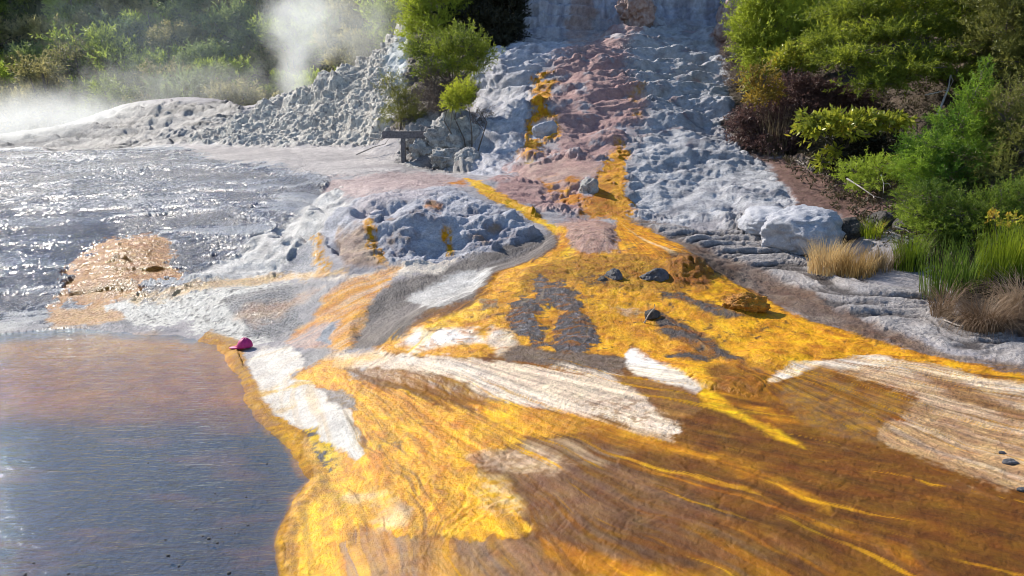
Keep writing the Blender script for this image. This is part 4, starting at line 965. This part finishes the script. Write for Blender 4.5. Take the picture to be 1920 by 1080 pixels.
# ------------------------------------------------------------------ rocks
def rock_mat(name, ca, cb, wet=.2):
    m, t, N, L = newmat(name); pos = N('TexCoord').outputs['Object']
    n = noise(N, L, pos, 7, 6, .65); n2 = noise(N, L, pos, 40, 4, .65)
    rp = N('ValToRGB'); L(math_(N, L, 'ADD', math_(N, L, 'MULTIPLY', n, .6), math_(N, L, 'MULTIPLY', n2, .4)), rp.inputs[0])
    rp.color_ramp.elements[0].position = .38; rp.color_ramp.elements[0].color = (*ca, 1); rp.color_ramp.elements[1].position = .6; rp.color_ramp.elements[1].color = (*cb, 1)
    p = N('BsdfPrincipled'); L(rp.outputs[0], p.inputs['Base Color']); p.inputs['Roughness'].default_value = .9-.6*wet
    b = N('Bump'); L(math_(N, L, 'ADD', n, n2), b.inputs['Height']); b.inputs['Distance'].default_value = .03; b.inputs['Strength'].default_value = .9; L(b.outputs[0], p.inputs['Normal'])
    o = N('OutputMaterial'); L(p.outputs[0], o.inputs[0]); return m
def rock_mesh(name, size, seed, mat, sub=5, rough=.35, flat=.0, chip=3):
    bm = bmesh.new(); bmesh.ops.create_icosphere(bm, subdivisions=sub, radius=1)
    rg = np.random.default_rng(seed)
    V = np.array([v.co[:] for v in bm.verts], np.float32); o = rg.uniform(0, 50, 3)
    # planar facets, then lumps
    for _ in range(chip*3):
        d = unit(rg.normal(0, 1, 3)); lim = rg.uniform(.62, .9); s = V@d
        V = V-np.clip(s-lim, 0, None)[:, None]*d*.85
    k = 1+rough*fbm(V[:, 0]*1.3+o[0], V[:, 1]*1.3+o[1], V[:, 2]*1.3+o[2], 5, .55)+(.10+.35*max(0, rough-.4))*(ridged(V[:, 0]*4+o[0], V[:, 1]*4, V[:, 2]*4, 3)-.5)
    V = V*k[:, None]*np.array(size)
    me = bpy.data.meshes.new(name)
    for v, c in zip(bm.verts, V): v.co = c.tolist()
    for f in bm.faces: f.smooth = True
    bm.to_mesh(me); bm.free(); me.materials.append(mat); return me
RM = dict(pale=rock_mat('pale_sinter', (.30, .31, .36), (.54, .54, .57)), dark=rock_mat('dark_rock', (.03, .03, .035), (.13, .125, .14), .5), grey=rock_mat('grey_rock', (.16, .15, .15), (.50, .48, .45)),
          red=rock_mat('red_rock', (.22, .11, .08), (.46, .36, .33)), black=rock_mat('black_shaded_rock', (.02, .018, .016), (.10, .085, .075)), ochre=rock_mat('algae_rock', (.24, .085, .005), (.58, .25, .010), .3))  # black is own colour on the fan rocks, painted shade on the bank rocks
def rock(px, py, Y_, w, h, d, mat, label, seed, cat='rock', name='rock', group=None, rot=0, sub=5, rough=.35, chip=3):
    """centre pixel, half sizes in pixels"""
    k = Y_/F; x, y, z = at(px, py, Y_)
    o = single(name, rock_mesh(name, (w*k, d*k, h*k), seed, RM[mat], sub, rough, chip=chip), (x, y, z), label, cat, group)
    o.rotation_euler = (0, 0, rot); return o
rock(1505, 436, 12.9, 76, 52, 66, 'pale', 'large pale blue white boulder beside the golden straw grass', 3, 'boulder', 'boulder', rough=.4, chip=1)
rock(1440, 418, 13.5, 52, 32, 60, 'pale', 'smaller pale boulder joined to the large boulder', 4, 'boulder', 'boulder', rough=.3, chip=1)
rock(1228, 525, 11.0, 30, 24, 24, 'dark', 'blue black rock poking out of the gold mound', 5)
rock(1152, 522, 11.0, 20, 18, 18, 'dark', 'smaller dark rock on the gold mound beside the blue black one', 6)
rock(1128, 530, 10.9, 14, 12, 14, 'black', 'little dark rock edged with orange algae', 7)
rock(1284, 518, 11.5, 48, 26, 40, 'ochre', 'orange algae coated hump on the rim of the gold fan', 8, 'mound', 'algae_mound', rough=.75, chip=1)
rock(1398, 572, 9.9, 40, 20, 26, 'ochre', 'orange algae coated hump lower on the rim of the gold fan', 9, 'mound', 'algae_mound', rough=.75, chip=1)
rock(1222, 592, 9.6, 18, 13, 14, 'black', 'small black rock with a pale stick on the gold fan', 10)
rock(1590, 435, 12.9, 30, 26, 30, 'black', 'dark shaded rock beside the large pale boulder', 11)
rock(1650, 425, 13.0, 34, 28, 30, 'black', 'dark shaded rock under the needle bush', 12)
rock(1700, 430, 12.6, 26, 24, 24, 'black', 'dark shaded rock near the yellow green grass tuft', 13)
rock(1372, 30, 27.6, 26, 34, 30, 'red', 'reddish brown rock jutting at the end of the cliff', 14)
rock(1352, 62, 27.0, 18, 18, 20, 'red', 'small reddish rock below the jutting rock', 15)
rock(1195, 22, 28.2, 34, 40, 30, 'red', 'brownish knob of sinter at the top of the pink staircase', 16, rough=1.0, chip=4)
rock(848, 262, 20.6, 44, 44, 36, 'grey', 'craggy grey outcrop behind the wooden crossbar', 17, rough=1.0, chip=5)
rock(838, 300, 19.8, 36, 26, 30, 'grey', 'pointed grey rock at the foot of the outcrop', 18, rough=1.0, chip=5)
rock(795, 288, 20.6, 28, 26, 26, 'grey', 'grey rock beside the wooden post', 19, rough=.9, chip=4)
rock(880, 300, 19.4, 26, 22, 26, 'grey', 'grey rock between the outcrop and the blue slope', 20, rough=.5)
rock(775, 262, 21.6, 24, 18, 22, 'grey', 'pale rock hidden behind the crossbar', 21, rough=.5)
rock(1024, 246, 19.45, 24, 20, 14, 'pale', 'white block caught in the yellow band of the pink staircase', 22, rough=.35, chip=6)
rock(1105, 358, 15.75, 20, 26, 22, 'grey', 'grey blue knob in the orange crust at the foot of the staircase', 23, rough=.6)
rock(1822, 1100-470, 9.0, 9, 6, 7, 'grey', 'little grey stone beside the small sedge tussock', 24, sub=3)
for i, (px, py, s) in enumerate([(1895, 868, 17), (1878, 850, 9), (1916, 920, 12)]):
    x, y, z = ground(px, py); k = y/F
    single('stone', rock_mesh('stone', (s*k, s*.7*k, s*.5*k), 30+i, RM['dark'], 3), (x, y, z+.005),
           ['black stone on the tan fan, largest of three', 'smallest black stone on the tan fan', 'black stone at the outer edge of the tan fan'][i], 'stone')
# dark pebbles breaking the thin water
pm_ = rock_mesh('pebble', (1, .8, .6), 50, RM['dark'], 2)
for i, (px, py, s) in enumerate([(315,1042,5),(335,1062,4),(392,1010,5),(408,1018,4),(380,1005,3),(310,1012,3),(46,1078,6),(64,1056,4),(430,1074,6),(415,990,3),(128,1076,4),(440,1000,3),(462,932,3),(404,925,3),(368,955,3),(500,870,3),(278,868,3),(465,985,3)]):
    x, y, z = ground(px, py); u_, s__ = ray(px, py); yy = -CAMZ/float(s__); xx = float(u_)*yy; k = yy/F
    o = single('pebble', pm_, (xx, yy, .002), 'tiny dark pebble breaking the surface of the thin water', 'pebble', 'dark pebbles in the shallow pool'); o.scale = (s*k,)*3; o.rotation_euler = (0, 0, i*1.3)

# ------------------------------------------------------------------ wooden post with crossbar
wood = plain_mat('weathered_wood', (.10, .09, .095), (.20, .18, .185), 22, .85, .01)
def box_mesh(name, sx, sy, sz, mat, bev=.012, z0=0):
    bm = bmesh.new(); bmesh.ops.create_cube(bm, size=1)
    for v in bm.verts: v.co = (v.co.x*sx, v.co.y*sy, v.co.z*sz+z0)
    bmesh.ops.bevel(bm, geom=bm.edges[:], offset=bev, segments=2, affect='EDGES')
    me = bpy.data.meshes.new(name); bm.to_mesh(me); bm.free(); me.materials.append(mat); return me
x, y, z = ground(757, 299); k = y/F
sg = empty('wooden_signpost', (x, y, z), 'weathered grey wooden post with a wide crossbar in front of the rock outcrop', 'signpost')
hp = 46*k
part('post', box_mesh('post', 8*k, 8*k, hp+.3, wood, .008, (hp-.3)/2), sg)
part('crossbar', box_mesh('crossbar', 80*k, 5*k, 13*k, wood, .01), sg, (2*k, 0, hp+4.5*k))

# ------------------------------------------------------------------ magenta cap at the water's edge
capm = plain_mat('magenta_cloth', (.40, .008, .12), (.55, .02, .19), 30, .6, .003)
x, y, z = at(458, 650, 9.75); k = y/F
cp = empty('cap', (x, y, max(z, gz(x, y)+.0)), 'magenta peaked cap lying at the edge of the brown pool', 'cap')
bm = bmesh.new(); bmesh.ops.create_uvsphere(bm, u_segments=32, v_segments=20, radius=1)
bmesh.ops.delete(bm, geom=[v for v in bm.verts if v.co.z < -.12], context='VERTS')
for v in bm.verts:
    a = math.atan2(v.co.y, v.co.x); s = 1+.05*sin(a*3+1)+.03*sin(a*7)
    v.co = (v.co.x*15*k*s+v.co.z*3*k, v.co.y*14*k*s, v.co.z*18*k*(1-.12*v.co.x)*(1+.04*sin(a*6)))
for f in bm.faces: f.smooth = True
me = bpy.data.meshes.new('crown'); bm.to_mesh(me); bm.free(); me.materials.append(capm)
so = part('crown', me, cp); md = so.modifiers.new('thick', 'SOLIDIFY'); md.thickness = .006
bm = bmesh.new(); vs = []
for j in range(7):
    t = j/6; ra = []
    for i in range(17):
        a = pi*(.5+(i/16)); rr = 14*k+t*16*k*abs(cos(a))**.6
        ra.append(bm.verts.new((cos(a)*rr, sin(a)*14*k*(1-.15*t), .3*k+(-3*t*t+1.5*sin(a)**2*t)*k)))
    vs.append(ra)
for j in range(6):
    for i in range(16): bm.faces.new((vs[j][i], vs[j][i+1], vs[j+1][i+1], vs[j+1][i])).smooth = True
me = bpy.data.meshes.new('brim'); bm.to_mesh(me); bm.free(); me.materials.append(capm)
br = part('brim', me, cp); md = br.modifiers.new('thick', 'SOLIDIFY'); md.thickness = .005

# ------------------------------------------------------------------ dead branches
def branch(pts, r, label, mat='pale_bark', twigs=3, seed=1):
    """pts = (pixel x, pixel y, distance)"""
    rg = np.random.default_rng(seed); P = np.array([at(*p) for p in pts]); b = P[0].copy(); P -= b; g = Geo()
    m = len(P); g.tube(P, np.linspace(r, r*.4, m), 6)
    L = np.linalg.norm(P[-1])
    for _ in range(twigs):
        i = rg.integers(1, m); p = P[i]; d = unit(P[-1]-P[0]+rg.normal(0, .6, 3)*L)*L*rg.uniform(.2, .4)
        g.tube([p, p+d*.5+rg.normal(0, .05, 3)*L, p+d], [r*.5, r*.35, r*.2], 5)
    single('dead_branch', g.mesh('dead_branch', M[mat], True), b, label, 'branch')
branch([(1757,217,16.9),(1768,190,17),(1778,165,17.2),(1782,140,17.4)], .03, 'pale slanting dead trunk in the dark hollow', twigs=2, seed=2)
branch([(1735,178,17),(1755,174,17),(1778,168,17.2)], .014, 'thin pale dead branch reaching across the dark hollow', twigs=1, seed=3)
branch([(1492,300,17.2),(1505,306,17),(1516,318,16.7)], .016, 'short bleached branch on the brown soil bank', twigs=1, seed=4)
branch([(1588,335,14.6),(1612,350,14.3),(1638,368,13.9)], .018, 'long bleached branch lying on the bank below the needle bush', twigs=2, seed=5)
branch([(1652,328,14.5),(1657,345,14.3),(1656,362,14.1)], .012, 'upright pale stick under the needle bush', twigs=1, seed=6)
branch([(1678,425,12.3),(1700,432,12.2),(1722,448,12.0)], .014, 'curved grey branch lying on the dark rocks', twigs=2, seed=7)
branch([(1208,606,9.45),(1216,590,9.45),(1228,576,9.5)], .012, 'bent pale stick against the small black rock', twigs=2, seed=8)
branch([(690,258,22.6),(715,262,22.3),(738,252,22.2)], .02, 'bleached driftwood branch beside the crossbar', twigs=2, seed=9)
branch([(668,290,21.6),(700,276,21.6),(722,270,21.6)], .02, 'low bleached driftwood branch in front of the shelf', twigs=1, seed=10)
branch([(1770,600,9.3),(1795,610,9.1),(1830,616,8.9)], .012, 'grey stick lying on the strata beside the small sedge tussock', twigs=2, seed=11)
branch([(1120,305,17.6),(1135,298,17.6)], .012, 'dark twig stuck in the pink slope', 'bark', 0, 12)

# ------------------------------------------------------------------ steam
def steam_mat(name, dens, scale, lo, hi, stretch=(1, 1, 1), aniso=.4, col=(.94, .97, 1, 1)):
    m, t, N, L = newmat(name); tc = N('TexCoord').outputs['Object']
    mp = N('Mapping'); L(tc, mp.inputs[0]); mp.inputs['Scale'].default_value = stretch
    n = noise(N, L, mp.outputs[0], scale, 5, .62, .8)
    ln_ = N('VectorMath'); ln_.operation = 'LENGTH'; L(tc, ln_.inputs[0])
    fall = maprange(N, L, ln_.outputs['Value'], .25, 1.0, 1, 0)
    th = math_(N, L, 'SUBTRACT', math_(N, L, 'ADD', n, math_(N, L, 'MULTIPLY', fall, .42)), lo)
    d = maprange(N, L, th, 0, hi, 0, dens)
    d = math_(N, L, 'MULTIPLY', d, fall)
    v = N('VolumePrincipled'); v.inputs['Color'].default_value = col; v.inputs['Anisotropy'].default_value = aniso
    L(d, v.inputs['Density']); o = N('OutputMaterial'); L(v.outputs[0], o.inputs['Volume']); return m
def steam(px, py, Y_, w, h, d, mp, label, tilt=0, col=(.95, .98, 1, 1)):
    mat = steam_mat('steam_vapour', *mp, stretch=(w/h, d/h, 1), aniso=.45, col=col)
    k = Y_/F; bm = bmesh.new(); bmesh.ops.create_icosphere(bm, subdivisions=3, radius=1.02)
    me = bpy.data.meshes.new('steam'); bm.to_mesh(me); bm.free(); me.materials.append(mat)
    o = bpy.data.objects.new('steam', me); COL.objects.link(o); o.location = at(px, py, Y_); o.scale = (w*k, d*k, h*k); o.rotation_euler = (0, tilt, 0)
    o['kind'] = 'stuff'; o['label'] = label
steam(575, 40, 37, 120, 140, 90, (.42, 2.0, .62, .25), 'tall white steam column rising behind the lumpy hill', R(8))
steam(556, 140, 36, 52, 85, 45, (.6, 1.6, .56, .3), 'dense foot of the steam column at the ridge', R(6))
steam(690, 50, 38, 120, 130, 70, (.20, 1.8, .56, .35), 'thin steam drifting beside the column')
steam(30, 235, 37, 360, 100, 140, (.30, 1.3, .55, .40), 'low steam bank over the hot flat')
steam(230, 225, 36.8, 230, 55, 70, (.22, 2.0, .58, .3), 'thin steam drifting over the pale ridge')
steam(330, 165, 42.5, 380, 85, 40, (.22, 1.9, .62, .25), 'wisps of steam along the foot of the scrub hillside')
steam(330, 60, 43.5, 420, 150, 50, (.05, 1.9, .60, .25), 'thin bluish steam veil in front of the scrub hillside', 0, (.72, .86, 1, 1))
